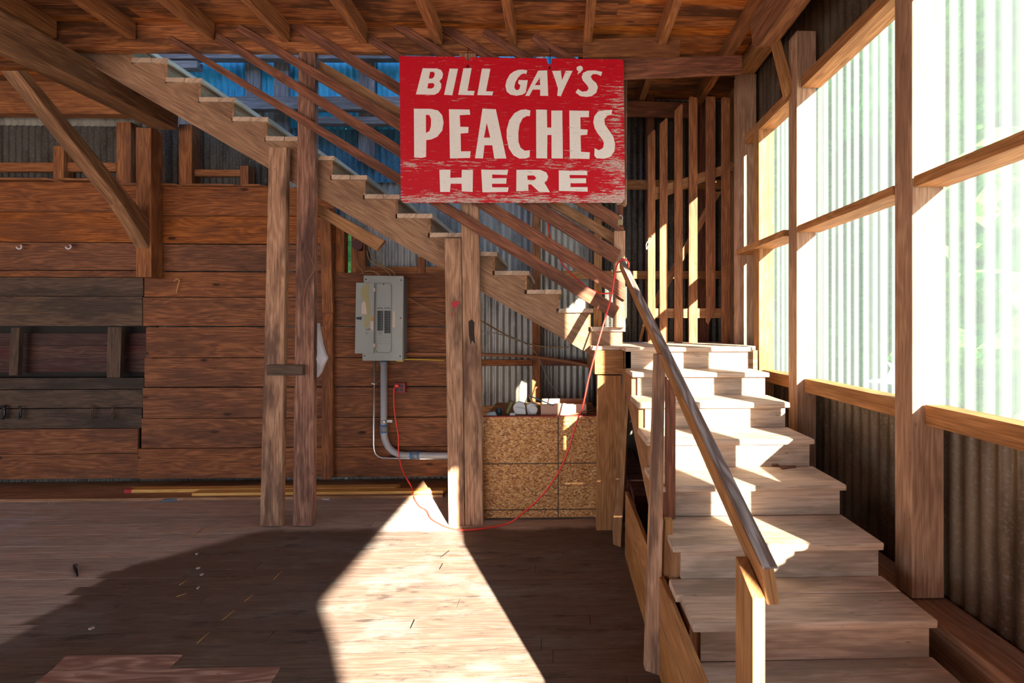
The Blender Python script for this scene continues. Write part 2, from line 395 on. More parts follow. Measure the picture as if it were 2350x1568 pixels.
lrows = [(418, 488, 0, 342), (488, 557, 0, 357), (557, 621, 0, 330), (622, 637, 0, 328), (637, 681, 1, 330), (681, 750, 1, 328),
         (868, 895, 1, 331), (895, 938, 1, 328), (938, 985, 1, 327), (985, 1043, 2, 318), (1043, 1101, 2, 317)]
for y0, y1, g, xe in lrows:
    b = bmb if g != 1 else bmg
    x1 = PY(xe, y0, YL).x-0.006
    box(b, (XL, YL+random.uniform(-.004, .006), rowz(y1, 150)+0.007), (x1, YL+0.026, rowz(y0, 150)), (1, 0, 0), jit=0.002)
mesh('plank_lining', bmb, MW['board'], wallb, bevel=0.002)
mesh('weathered_plank_lining', bmg, MW['grayboard'], wallb, bevel=0.002, label='grey brown weathered planks')
bm = newbm()
for y0, y1 in ((765, 793), (794, 824), (824, 856)):
    box(bm, (XL, YL+0.085, rowz(y1, 150)), (PY(334, 800, YL).x, YL+0.11, rowz(y0, 150)), (1, 0, 0))
mesh('recessed_planks', bm, MW['darkboard'], wallb, label='dark stained planks set back in a recess')
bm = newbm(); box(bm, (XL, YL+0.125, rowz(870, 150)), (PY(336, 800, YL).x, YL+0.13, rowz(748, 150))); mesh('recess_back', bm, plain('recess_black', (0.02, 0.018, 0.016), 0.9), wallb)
# small round daylight holes cannot be cut in the ribs here; the sill strip in front of the lining
bm = newbm()
box(bm, (XL, 5.04, 0.0), (PY(1024, 1100, 5.2).x, YB-0.035, 0.03), (1, 0, 0)); struct('baseboard_back', bm, MW['stringer'])

# right wall: opaque siding under and above the translucent windows, all the way behind the camera; door opening
bm = newbm()
def side_corr(bm, y0, y1, z0, z1, amp=0.009, X=XR): corr(bm, (X, y0, z0), (0, 1, 0), y1-y0, z1-z0, (-1, 0, 0), pitch=0.09, amp=amp)
DY0, DY1, DZ = -4.75, -1.6, 3.2
side_corr(bm, DY1, YB, -0.1, 1.455); side_corr(bm, DY1, YB, 3.84, 4.75); side_corr(bm, 4.42, YB, 1.40, 3.84)
side_corr(bm, DY0, DY1, DZ, 4.75); side_corr(bm, YF, DY0, -0.1, 4.75); side_corr(bm, DY1, 0.25, 1.40, 3.84); side_corr(bm, YF, YB, 4.75, 7.2)
wallr = struct('wall_right', bm, MRUSTY)
# windows: corrugated translucent sheets, one per bay
for k, (y0, y1) in enumerate(((3.74, 4.42), (2.50, 3.66), (1.25, 2.42), (0.25, 1.17))):
    bm = newbm(); corr(bm, (XR-0.02, y0-0.03, 1.38), (0, 1, 0), y1-y0+0.10, 2.48, (-1, 0, 0), pitch=0.09, amp=0.005, spp=10)
    struct('window_%d' % (k+1), bm, MPANEL)
# left and front of the shed (behind the camera): unseen, openings sized to tune the sky fill
bm = newbm(); side_corr(bm, 1.2, YB, -0.1, 4.75, X=XL); side_corr(bm, YF, YB, 2.5, 7.2, X=XL); struct('wall_left', bm, MRUSTY)
bm = newbm(); corr(bm, (XL, YF, 2.6), (1, 0, 0), XR-XL, 4.6, (0, 1, 0)); corr(bm, (-0.5, YF, -0.1), (1, 0, 0), XR+0.5, 2.72, (0, 1, 0)); struct('wall_front', bm, MRUSTY)
# ground and greenery outside
def m_leaf(name, a, b):
    q = NB(name); co = q.n('ShaderNodeTexCoord').outputs['Object']
    c = q.mix(q.step(q.noise(co, 5.0, 6, 0.7), 0.4, 0.6), a, b); q.bsdf(c, 0.8, 0, 0.1); return q.m
MGRASS = m_leaf('grass', (0.16, 0.30, 0.06), (0.25, 0.38, 0.10)); MLEAF = m_leaf('leaves', (0.02, 0.12, 0.02), (0.12, 0.30, 0.05))
bm = newbm(); box(bm, (-40, -40, -0.75), (40, 45, -0.7)); g = struct('ground', bm, plain('gravel', (0.30, 0.28, 0.28), 0.9, 0, 4, 0.3))
MBARK = plain('bark', (0.12, 0.08, 0.05), 0.9)
def tree(x, y, h, r, label, sd):
    t = thing('leafy_tree', label, 'tree', (x, y, -0.7), 'trees outside the barn')
    rnd = random.Random(sd); bm = newbm(); tube(bm, [(x, y, -0.7), (x+.1, y, h*.3), (x, y+.1, h*.6)], [0.22, 0.17, 0.1]); mesh('trunk', bm, MBARK, t)
    bm = newbm()
    for k in range(16):
        c = Vector((x+rnd.uniform(-r, r)*.7, y+rnd.uniform(-r, r)*.7, h*.55+rnd.uniform(-.42, .45)*h)); rr = r*rnd.uniform(.4, .65)
        vs = bmesh.ops.create_icosphere(bm, subdivisions=4, radius=rr)['verts']
        for v in vs: v.co *= 1+0.35*noise.noise(v.co*1.6+Vector((k*7., 0, 0)))+0.22*noise.noise(v.co*5+Vector((k*3., 0, 0))); v.co += c
    mesh('foliage', bm, MLEAF, t)
tree(12.0, 9.5, 12.0, 5.0, 'leafy green tree blurred behind the largest translucent window, at the right edge', 1)
tree(12.5, 19.5, 12.0, 5.0, 'leafy green tree blurred behind the middle translucent window', 2)
tree(8.5, 17.5, 11.0, 3.4, 'leafy green tree behind the small far window beside the corner', 5)
tree(-4.5, 14.0, 7.0, 3.4, 'green tree seen through the narrow gap in the back wall siding', 3)

# ================================================================== RIGHT WALL FRAMING
XI = 1.90
def hidden_post(y0, y1, x0, x1, z0, z1):
    bm = newbm(); box(bm, (x0, y0, z0), (x1, y1, z1), (0, 0, 1)); mesh('post', bm, MW['wallpost'], wallr)
def wpost(name, y0, y1, x0, x1, z0, z1, label, mat='wallpost', grp='right wall posts'):
    bm = newbm(); box(bm, (x0, y0, z0), (x1, y1, z1), (0, 0, 1), jit=0.003)
    return solo(name, bm, MW[mat], label, 'wooden post', grp, bevel=0.007)
wpost('wall_post', 2.39, 2.52, XI, 2.08, 0.43, 4.55, 'thick square timber post between the two widest translucent windows, nearest the camera')
wpost('wall_post', 3.58, 3.71, XI, 2.06, 0.43, 4.27, 'cracked square timber post left of the middle window, crumbling at its foot')
wpost('wall_post', 4.72, 4.86, 1.89, 2.08, 0.0, 4.56, 'tall square corner post right of the vertical slats, dark above and sunlit along one edge')
hidden_post( 1.16, 1.27, XI, 2.06, 0.43, 4.55)
hidden_post( -0.06, 0.05, XI, 2.06, 0.43, 4.55)
hidden_post( -1.545, -1.42, XI, 2.10, 0.0, 4.55)
wpost('window_stud', 4.33, 4.45, 1.93, 2.08, 0.45, 3.86, 'narrow orange stud framing the far edge of the smallest window', 'orange')
bm = newbm(); box(bm, (1.88, -1.38, 0.22), (2.10, 4.7, 0.42), (0, 1, 0), jit=0.003)
solo('sill_beam', bm, MW['wallpost'], 'heavy sill beam lying low along the right wall beside the steps', 'beam', bevel=0.01)
def rail(name, y0, y1, x0, x1, z0, z1, label, mat='orange', cat='wooden rail', grp='window rails of the right wall'):
    bm = newbm(); box(bm, (x0, y0, z0), (x1, y1, z1), (0, 1, 0), jit=0.002)
    return solo(name, bm, MW[mat], label, cat, grp, bevel=0.003)
for (a, b), nm in (((2.53, 3.57), 'the middle window'), ((1.28, 2.38), 'the nearest window, cropped by the frame'), ((3.72, 4.32), 'the smallest far window')):
    rail('window_sill_board', a, b, 1.96, 2.085, 1.37, 1.475, 'orange brown sill board under '+nm)
    e = 4.55 if 'smallest' in nm else b+0.06
    rail('window_rail', a-(0.05 if a > 1 and a < 2 else 0), (4.72 if 'smallest' in nm else b), 1.90 if a < 3 else 1.86, 2.08, 2.645, 2.70, 'horizontal mid rail crossing '+nm)
    rail('window_top_rail', a, (4.66 if 'smallest' in nm else b), 1.93, 2.085, 3.80, 3.885, 'top rail above '+nm)
bm = newbm(); prism(bm, [(2.03, -4.78, 3.24), (2.03, -4.46, 3.2), (2.03, -4.29, 2.98), (2.03, -4.16, 2.76), (2.03, -4.05, 2.3), (2.03, -4.0, 0.0), (2.03, -4.78, 0.0)], (0.07, 0, 0), (0, 0, 1))
mesh('door_jamb', bm, MW['wallpost'], wallr)
# ceiling-level beam over the posts
bm = newbm()
prism(bm, [(1.655, 3.85, 4.30), (1.655, 3.80, 4.26), (1.655, 3.70, 4.22), (1.655, YF, 4.22), (1.655, YF, ZC), (1.655, 3.85, ZC), (1.655, 3.88, 4.5)], (0.135, 0, 0), (0, 1, 0))
solo('ceiling_beam', bm, MW['joist'], 'large ceiling beam with a notched end above the cracked post', 'beam', bevel=0.006)
bm = newbm(); box(bm, (1.90, 3.2, 4.56), (2.06, 4.86, 4.70), (0, 1, 0)); solo('wall_plate', bm, MW['orange'], 'short orange plate resting on the corner post, under the ceiling', 'beam')
bm = newbm(); front(bm, [(1774, 96), (1792, 90), (1825, 206), (1804, 224)], 3.66, 0.045)
solo('corner_bracket', bm, MW['orange'], 'wedge-shaped wooden bracket between the cracked post and the ceiling beam', 'bracket')

# ================================================================== CEILING JOISTS AND BEAMS
jx = []
for k, e in enumerate((133, 315, 494, 667, 845, 1016, 1186, 1356)):
    jx.append(PY(e, 90, 4.32).x)
where = ['leftmost ceiling joist, above the big diagonal brace', 'second ceiling joist from the left, sawn pale at its end', 'third ceiling joist from the left, ending over the stair head',
         'fourth ceiling joist from the left, above the pair of left posts', 'fifth ceiling joist from the left, left of the red sign', 'sixth ceiling joist from the left, above the left half of the red sign',
         'seventh ceiling joist from the left, above the middle of the red sign', 'eighth ceiling joist from the left, meeting the end of the header']
for k, x in enumerate(jx):
    bm = newbm(); box(bm, (x-0.075, YF, ZC-0.165), (x, 4.31, ZC), (0, 1, 0), jit=0.004)
    solo('ceiling_joist', bm, MW['joist'], 'rough '+where[k], 'ceiling joist', 'ceiling joists')
st = jx[7]-jx[6]
for k, lab in ((1, 'first ceiling joist right of the sign, running to the back wall'), (2, 'ceiling joist nearest the right wall, running to the back corner')):
    x = jx[7]+st*k; bm = newbm(); box(bm, (x-0.075, YF, ZC-0.165), (x, YB-0.03, ZC), (0, 1, 0), jit=0.004)
    solo('ceiling_joist', bm, MW['joist'], lab, 'ceiling joist', 'ceiling joists')
x = jx[7]; bm = newbm(); box(bm, (x-0.05, 4.40, ZC-0.165), (x, YB-0.03, ZC), (0, 1, 0)); solo('ceiling_joist', bm, MW['joist'], 'short dark ceiling joist behind the header end', 'ceiling joist', 'ceiling joists')
# header over the stairwell
bm = newbm(); a = PY(92, 30, 4.32); b = PY(1340, 112, 4.32)
zt = ZC; zb = 4.49
prism(bm, [(a.x, 4.32, 4.50), (a.x+.12, 4.32, 4.46), (b.x, 4.32, 4.50), (b.x, 4.32, zt), (a.x, 4.32, zt)], (0, 0.06, 0), (1, 0, 0))
solo('stairwell_header', bm, MW['ceil'], 'long rough header board over the stairwell that the joists butt against', 'header beam', bevel=0.003)
bm = newbm(); front(bm, [(1338, 90), (1562, 84), (1560, 127), (1338, 132)], 4.26, 0.045)
solo('ceiling_cleat', bm, MW['joist'], 'short orange cleat board under the joists, above right of the sign', 'board')
bm = newbm(); front(bm, [(1395, 134), (1704, 127), (1704, 168), (1395, 182)], 4.225, 0.03)
solo('cross_plank', bm, MW['rail'], 'long brown plank running right from behind the sign towards the wall post', 'board')
bm = newbm(); box(bm, (XL, 5.38, 4.35), (-4.82, 5.5, ZC-0.003), (1, 0, 0)); solo('top_plate', bm, MW['joist'], 'dark timber plate along the top of the back wall, far left', 'beam')

# big floor beam at the left with its knee brace and post
xB = PY(400, 300, 5.3).x
bm = newbm(); box(bm, (xB-0.27, YF, 4.16), (xB, 5.36, 4.40), (0, 1, 0), jit=0.004)
solo('floor_beam', bm, MW['beam'], 'massive pale beam running to the back wall at upper left, dark stain near its end', 'beam', bevel=0.012)
bm = newbm(); box(bm, (xB-0.52, YF, 4.42), (xB-0.32, 4.30, 4.71), (0, 1, 0), jit=0.004)
solo('upper_beam', bm, MW['grayboard'], 'dark beam lying on top of the massive pale beam', 'beam', bevel=0.012)
bm = newbm(); box(bm, (-4.81, 5.28, 2.45), (-4.64, 5.435, 4.155), (0, 0, 1), jit=0.003)
solo('wall_post', bm, MW['joist'], 'square wall post carrying the end of the massive pale beam', 'wooden post', 'back wall posts', bevel=0.006)
bm = newbm()
prism(bm, [PX(x, y, -4.66) for x, y in ((39, 162), (282, 470), (345, 575), (358, 575), (361, 525), (87, 192), (62, 160))], (-0.15, 0, 0), (0, -1, 1.0))
solo('knee_brace', bm, MW['beam'], 'wide diagonal knee brace from the massive beam down to the wall post', 'brace', bevel=0.01)

# framing above the plank lining (left) - studs and ledge boards
def fbox(name, px, Y, th, mat, label, cat, grp=None, bevel=0.003):
    bm = newbm(); front(bm, px, Y, th); return solo(name, bm, MW[mat], label, cat, grp, bevel)
def rect(x0, y0, x1, y1): return [(x0, y0), (x1, y0), (x1, y1), (x0, y1)]
G1 = 'short studs above the plank wall'
fbox('wall_stud', rect(122, 335, 146, 420), 5.46, 0.12, 'joist', 'short stud above the plank wall, behind the top of the diagonal brace', 'stud', G1)
fbox('wall_stud', rect(267, 280, 300, 426), 5.46, 0.13, 'joist', 'stud above the plank wall, left of the post under the massive beam', 'stud', G1)
fbox('wall_stud', rect(410, 285, 440, 432), 5.46, 0.13, 'joist', 'dark stud just right of the post under the massive beam', 'stud', G1)
fbox('wall_stud', rect(551, 380, 570, 432), 5.46, 0.12, 'joist', 'small stud above the plank wall left of the left posts', 'stud', G1)
fbox('girt_board', rect(-300, 373, 266, 393), 5.50, 0.05, 'joist', 'horizontal girt across the dark corrugated siding, far left', 'wall girt', 'back wall girts')
fbox('girt_board', rect(432, 389, 551, 404), 5.50, 0.05, 'joist', 'horizontal girt under the small dark siding patch beneath the stair', 'wall girt', 'back wall girts')
for k, (x0, x1, lb) in enumerate(((-200, 122, 'ledge board on top of the far left planks'), (126, 268, 'ledge board behind the diagonal brace'), (277, 330, 'small ledge board left of the beam post'),
                                  (363, 406, 'small ledge board right of the beam post'), (414, 548, 'ledge board on the planks under the stair'), (556, 608, 'short ledge board beside the left posts'))):
    z = rowz(420 if x1 < 300 else 430); a = PY(x0, 400, 5.40).x; b = PY(x1, 400, 5.40).x
    bm = newbm(); prism(bm, [(a, 5.40, z+0.002), (b-0.06, 5.40, z+0.002), (b, 5.46, z+0.002), (b, YB-0.03, z+0.002), (a, YB-0.03, z+0.002)], (0, 0, 0.024), (1, 0, 0))
    solo('ledge_board', bm, MW['joist'], lb, 'board', 'ledge boards on the plank wall', 0.002)

# upper wall framing seen behind the stair rails (cool daylight)
def ubox(px, label, Y=5.50, th=0.09, nm='upper_stud', cat='stud', grp='upper back wall framing'): fbox(nm, px, Y, th, 'bluewood', label, cat, grp)
ubox(rect(340, 117, 925, 134), 'upper horizontal girt behind the top of the stair rails', nm='upper_girt', cat='wall girt', Y=5.44)
ubox(rect(300, 139, 452, 156), 'short block behind the topmost steps', nm='upper_block', cat='board', Y=5.42)
ubox(rect(520, 221, 925, 250), 'middle horizontal girt behind the stair rails', nm='upper_girt', cat='wall girt', Y=5.44)
ubox(rect(700, 268, 925, 284), 'lower dark girt behind the stair rails', nm='upper_girt', cat='wall girt', Y=5.44)
for x, wd, yb, lb in ((562, 34, 250, 'upper stud left of the tall left post'), (628, 34, 300, 'upper stud just left of the tall left post'), (822, 24, 370, 'upper stud between the tall left post and the sign'),
                  (846, 14, 380, 'thin upper stud left of the sign'), (965, 22, 300, 'upper stud behind the left part of the sign'), (1230, 20, 300, 'upper stud behind the right part of the sign')):
    ubox(rect(x, 60, x+wd, yb), lb, Y=5.54, th=0.04)

# back wall framing behind and right of the stair
G2 = 'studs on the corrugated back wall'
fbox('wall_stud', rect(1221, 300, 1240, 1000), 5.46, 0.12, 'joist', 'tall stud on the corrugated wall behind the lower rails', 'stud', G2)
fbox('wall_stud', rect(1364, 300, 1381, 790), 5.46, 0.12, 'orange', 'stud on the corrugated wall just left of the newel post', 'stud', G2)
fbox('wall_stud', rect(1484, 210, 1502, 800), 5.48, 0.10, 'rail', 'dark stud on the wall behind the first slat', 'stud', G2)
fbox('wall_stud', rect(1606, 200, 1628, 800), 5.48, 0.10, 'rail', 'dark stud on the wall behind the fifth slat', 'stud', G2)
fbox('wall_stud', rect(1684, 160, 1693, 800), 5.30, 0.20, 'orange', 'orange stud in the corner behind the corner post', 'stud', G2)
G3 = 'back wall girts'
fbox('girt_board', rect(1428, 413, 1686, 433), 5.42, 0.05, 'orange', 'orange girt right of the sign at half height', 'wall girt', G3)
fbox('girt_board', rect(1280, 622, 1686, 640), 5.42, 0.05, 'orange', 'lower girt behind the newel post and slats', 'wall girt', G3)
fbox('girt_board', rect(1085, 826, 1222, 840), 5.42, 0.05, 'board', 'girt behind the junk-filled bin, under the stair', 'wall girt', G3)
fbox('girt_board', rect(1240, 826, 1400, 840), 5.42, 0.05, 'rail', 'dark girt right of the stud behind the bin', 'wall girt', G3)
fbox('wall_header', [(1432, 230), (1582, 236), (1582, 268), (1432, 264)], 5.30, 0.05, 'rail', 'dark board high behind the slats, right of the sign', 'board')
fbox('wall_stud', [(765, 496), (790, 508), (790, 636), (768, 636)], 5.46, 0.10, 'board', 'orange stud left of the bright gap in the siding', 'stud', G2)
fbox('wall_stud', [(807, 520), (838, 540), (838, 633), (807, 633)], 5.50, 0.08, 'joist', 'stud right of the bright gap behind the junction box', 'stud', G2)
fbox('girt_board', rect(838, 612, 1024, 628), 5.46, 0.06, 'joist', 'girt directly above the breaker panel', 'wall girt', G3)
fbox('wall_stud', rect(957, 590, 975, 636), 5.44, 0.05, 'joist', 'short stud stub above right of the breaker panel', 'stud', G2)
# vertical cover boards nailed on the lining
fbox('batten_board', [(733, 480), (757, 480), (764, 718), (739, 718)], 5.39, 0.045, 'joist', 'upper vertical batten nailed on the planks right of the tall left post', 'board')
fbox('batten_board', [(740, 720), (763, 718), (763, 1093), (756, 1101), (737, 1101)], 5.385, 0.05, 'board', 'lower vertical batten reaching the floor left of the breaker panel', 'board')
# cleats over the dark recess
fbox('recess_cleat', [(25, 752), (45, 752), (40, 862), (20, 862)], 5.395, 0.045, 'grayboard', 'narrow vertical cleat across the dark recess, far left', 'board')
fbox('recess_cleat', [(246, 751), (279, 751), (275, 867), (245, 867)], 5.395, 0.045, 'grayboard', 'wide vertical cleat across the dark recess beside the orange planks', 'board')

# ================================================================== UPPER STAIR
YS = 4.42
A1 = PY(1356, 751, 4.40); A15 = PY(302, 132, 4.40)
sdx = (A15.x-A1.x)/14; sdz = (A15.z-A1.z)/14
stair = thing('upper_staircase', 'wooden staircase climbing left behind the red sign up to the ceiling', 'staircase', (A1.x, 4.9, 1.71))
NT = 16
def tx(i): return A1.x+sdx*(i-1)
def tz(i): return A1.z+sdz*(i-1)
YE = 5.36
for i in range(1, NT+1):
    x0 = tx(i); x1 = x0-sdx+0.025; z = tz(i)
    bm = newbm(); ys = 4.40
    mid = (x0+x1)/2+0.01
    box(bm, (x0, ys, z-0.042), (mid-0.002, YE, z), (0, 1, 0), jit=0.002); box(bm, (mid, ys+0.002, z-0.042), (x1, YE, z), (0, 1, 0), jit=0.002)
    mesh('tread', bm, MW['tread'], stair, bevel=0.003)
    bm = newbm(); xr = x0-sdx
    box(bm, (xr-0.022, ys+0.025, z-sdz+(-0.0 if i > 1 else -0.0)), (xr, YE-0.01, z-0.043), (0, 1, 0)); mesh('riser', bm, MW['stringer'], stair)
def stringer(Y0, th):
    b1 = PY(1366, 821, 4.42); b2 = PY(157, 121, 4.42); sl2 = (b2.z-b1.z)/(b2.x-b1.x)
    zb_ = lambda x: b1.z+sl2*(x-b1.x)
    cols = [(PY(1432, 797, 4.42).x, b1.x, PY(1432, 797, 4.42).z+0.0, tz(1)-0.043)]
    xs = [(b1.x, tx(1)-sdx-0.023, tz(1)-0.043)]
    bm = newbm()
    def col(xa, xb, zta, zba, zbb):
        return prism(bm, [(xa, Y0, zta), (xb, Y0, zta), (xb, Y0, zbb), (xa, Y0, zba)], (0, th, 0), (sdx, 0, sdz), off=(3.1, 7.7))
    xr = tx(1)-sdx-0.023
    col(b1.x, xr, tz(1)-0.043, b1.z, PY(1400, 797, 4.42).z)
    for i in range(1, NT+1):
        xa = tx(i)-sdx-0.023; xb = tx(i+1)-sdx-0.023
        if i == 1: xa = b1.x
        if i == NT: xb = tx(NT)-0.30
        col(xb, xa, tz(i)-0.043, max(zb_(xb), tz(NT)-0.16) if i == NT else zb_(xb), zb_(xa))
    bmesh.ops.remove_doubles(bm, verts=bm.verts, dist=0.0005)
    return bm
mesh('stringer', stringer(4.425, 0.045), MW['stringer'], stair)
mesh('stringer', stringer(5.31, 0.045), MW['joist'], stair)
fbox('stair_cleat', [(729, 467), (729, 495), (864, 576), (882, 552)], 4.50, 0.05, 'stringer', 'diagonal scrap board hanging under the stair stringer above the breaker panel', 'board')

# posts in front of the stringer
GP = 'posts carrying the stair'
YP = 4.335
def fpost(px, label, th=0.062, mat='post'):
    fbox('stair_post', px, YP, th, mat, label, 'wooden post', GP, 0.006)
fpost([(617, 338), (658, 338), (645, 1209), (596, 1209)], 'shorter left plank post whose top stops under a step')
fpost([(685, 106), (724, 106), (718, 1208), (671, 1208)], 'tall dark left plank post reaching the ceiling header', mat='darkpost')
fpost([(1020, 547), (1058, 547), (1066, 1208), (1029, 1208)], 'shorter pale plank post with a red paint smear, under the sign')
fpost([(1054, 108), (1092, 108), (1109, 1208), (1067.5, 1208)], 'tall plank post behind the sign with a dark burn mark')
bm = newbm(); front(bm, [(612, 838), (694, 838), (694, 862), (612, 862)], YP-0.045, 0.043)
solo('spacer_block', bm, MW['grayboard'], 'dark short block nailed across the two left posts', 'board')
bm = newbm(); front(bm, [(1093, 861), (1107, 861), (1107, 900), (1093, 900)], YP+0.063, 0.02); solo('shim_block', bm, MW['orange'], 'small orange wood shim at the side of the tall plank post', 'board')
MRED = plain('red_paint', (0.45, 0.03, 0.04), 0.6)
for nm, px in (('paint_smear', [(1036, 695), (1046, 690), (1056, 693), (1050, 700), (1046, 708), (1038, 704)]), ('paint_drip', [(1037, 716), (1041, 722), (1038, 728)])):
    bm = newbm(); front(bm, px, YP-0.0015, 0.001); solo(nm, bm, MRED, {'paint_smear': 'red paint smear on the shorter pale post', 'paint_drip': 'small red paint drip below the smear on the pale post'}[nm], 'paint mark', bevel=0)
MBURN = plain('burn', (0.03, 0.018, 0.012), 0.8)
bm = newbm(); front(bm, [(1075, 738), (1082, 733), (1089, 740), (1088, 765), (1091, 790), (1083, 782), (1080, 792), (1076, 768)], YP-0.0015, 0.001)
solo('burn_mark', bm, MBURN, 'dark burn mark on the tall post behind the sign', 'stain', bevel=0)

# railing of slanted boards
railg = thing('slanted_stair_railing', 'guard of parallel dark slanted boards along the upper stair, behind the sign', 'railing', (PY(1420, 750, YP).x, YP, A1.z))
def rl(pts, Y=None, th=0.035, mat='rail'):
    bm = newbm(); front(bm, pts, YP-0.037 if Y is None else Y, th); mesh('slanted_rail', bm, MW[mat], railg, bevel=0.004)
def band(x0, y0, x1, y1, h, **k):  # top edge and vertical height in the photo
    rl([(x0, y0), (x1, y1), (x1-4, y1+h*1.0), (x0-9, y0+h*0.55), (x0-9, y0+h*0.4)], **k)
rl([(389, 80), (1423, 705), (1407, 731), (384, 92)])
rl([(497, 73), (1434, 652), (1434, 690), (492, 90)], mat='rail')
rl([(549, 53), (1425, 575), (1410, 605), (541, 68)])
rl([(676, 44), (1425, 497), (1422, 530), (664, 62)])
rl([(846, 77), (1425, 437), (1425, 462), (839, 92)])
for x, y in ((911, 47), (1022, 54), (1115, 63), (1228, 75)):
    L = 1432-x; 
    rl([(x, y), (min(x+330, 1425), y+(min(x+330, 1425)-x)*0.62), (min(x+316, 1418), y+(min(x+316, 1418)-x)*0.62+27), (x-10, y+16)])
rl([(722, 132), (1400, 528), (1412, 535), (1410, 560), (722, 158)], Y=YP+0.063, th=0.03, mat='stringer')
bm = newbm(); front(bm, rect(1409, 529, 1435, 752), YP, 0.09); npost = mesh('newel_post', bm, MW['post'], railg, bevel=0.006)
bm = newbm(); c = PY(1421, 500, YP+0.045)
z0, z1 = PY(1421, 530, YP+.045).z, PY(1421, 468, YP+.045).z
tube(bm, [(c.x, c.y, z0), (c.x, c.y, z0+.03), (c.x, c.y, z0+.035), (c.x, c.y, z1)], [0.045, 0.045, 0.035, 0.038], 14); mesh('turned_neck', bm, MW['rail'], railg)
bm = newbm(); front(bm, rect(1415, 108, 1439, 470), YP+0.005, 0.085); mesh('upper_newel', bm, MW['post'], railg, bevel=0.006)
# padlock
pl = thing('padlock', 'small brass padlock hanging at the neck of the newel post', 'padlock', PY(1423, 515, YP-0.02))
bm = newbm(); front(bm, rect(1418, 503, 1429, 516), YP-0.04, 0.02); mesh('lock_body', bm, plain('brass', (0.5, 0.42, 0.25), 0.35, 0.9), pl, bevel=0.003)
bm = newbm(); tube(bm, smooth_path([PY(1420, 504, YP-.03), PY(1420, 498, YP-.03), PY(1424, 494, YP-.03), PY(1428, 498, YP-.03), PY(1428, 504, YP-.03)], 4), 0.005, 8); mesh('shackle', bm, plain('steel', (0.5, 0.5, 0.5), 0.3, 0.9), pl)

# ================================================================== LOWER STAIR
XT0, XT1 = 0.585, 1.716
RIS, RUN, YN = 0.19, 0.331, 3.99
low = thing('lower_staircase', 'wide flight of worn wooden steps rising from the foreground to the landing', 'staircase', (1.15, 2.5, 0))
for i in range(2, 10):
    z = 1.71-RIS*(i-1); yf = YN-RUN*(i-1); yb = yf+RUN+0.035
    xl = XT0+random.uniform(-0.012, 0.01) + (0.02 if i in (7,) else 0)
    bm = newbm(); ym = yf+0.22 if i == 7 else None
    if ym: box(bm, (xl, yf, z-0.04), (XT1, ym-0.002, z), (1, 0, 0), jit=0.003); box(bm, (xl-0.02, ym+0.001, z-0.04), (XT1, yb, z), (1, 0, 0), jit=0.002)
    else: box(bm, (xl, yf, z-0.04), (XT1+random.uniform(-.01, .01), yb, z), (1, 0, 0), jit=0.003)
    mesh('tread', bm, MW['tread'], low, bevel=0.008)
for i in range(1, 10):
    z = 1.71-RIS*(i-1); yf = YN-RUN*(i-1)
    bm = newbm(); box(bm, (XT0+0.055, yf+0.03, z-RIS), (XT1-0.02, yf+0.05, z-0.041), (1, 0, 0)); mesh('riser', bm, MW['tread'], low)
for xs in (XT0+0.01, XT1-0.06):
    pts = []
    for i in range(1, 10):
        z = 1.71-RIS*(i-1); yf = YN-RUN*(i-1)
        pts.append((xs, yf+0.052, z-0.041)); pts.append((xs, yf+0.052, z-RIS-0.041 if i < 9 else 0.0))
    pts = pts[:-1]; yl = YN-RUN*8+0.052; pts.append((xs, yl, 0.0)); pts.append((xs, yl+0.42, 0.0)); pts.append((xs, YN+0.052, 1.71-0.36-0.04))
    bm = newbm(); a = [bm.verts.new(p) for p in pts]; b = [bm.verts.new((p[0]+0.045, p[1], p[2])) for p in pts]; n = len(pts)
    fs = [bm.faces.new(a), bm.faces.new(b[::-1])]+[bm.faces.new((a[i], b[i], b[(i+1) % n], a[(i+1) % n])) for i in range(n)]
    bmesh.ops.recalc_face_normals(bm, faces=fs); uvfaces(bm, fs, (0, RUN, RIS)); bmesh.ops.triangulate(bm, faces=fs[:2])
    mesh('stringer', bm, MW['orange'], low)

# landing
land = thing('stair_landing', 'square wooden landing joining the lower steps to the upper stair', 'landing', (1.1, 4.6, 0))
bm = newbm(); planks_x(bm, 0.585, XT1+0.01, YN, 4.24, 1.67, 1.71, 0.25); mesh('nosing_board', bm, MW['tread'], land, bevel=0.006)
bm = newbm(); y = 4.245
while y < 5.35: box(bm, (0.30, y, 1.672), (1.86, min(y+0.138, 5.39), 1.708), (1, 0, 0)); y += 0.14
mesh('deck_boards', bm, MW['tread'], land, bevel=0.003)
bm = newbm(); box(bm, (0.33, 4.20, 1.45), (0.60, 4.26, 1.67), (1, 0, 0)); mesh('rim_beam', bm, MW['orange'], land, bevel=0.004)
bm = newbm(); box(bm, (0.605, 4.20, 1.45), (1.86, 4.24, 1.67), (1, 0, 0)); mesh('rim_beam', bm, MW['orange'], land)
bm = newbm(); box(bm, (0.33, 4.26, 1.45), (0.37, 5.39, 1.67), (0, 1, 0)); mesh('rim_beam', bm, MW['orange'], land)
bm = newbm(); prism(bm, [PY(1371, 862, 4.2), PY(1427, 862, 4.2), PY(1425, 1221, 4.2), PY(1369, 1221, 4.2)], (0, 0.09, 0), (0, 0, 1)); mesh('support_post', bm, MW['orange'], land, bevel=0.005)
bm = newbm(); box(bm, (1.76, 5.28, 0), (1.86, 5.38, 1.45), (0, 0, 1)); mesh('support_post', bm, MW['orange'], land)
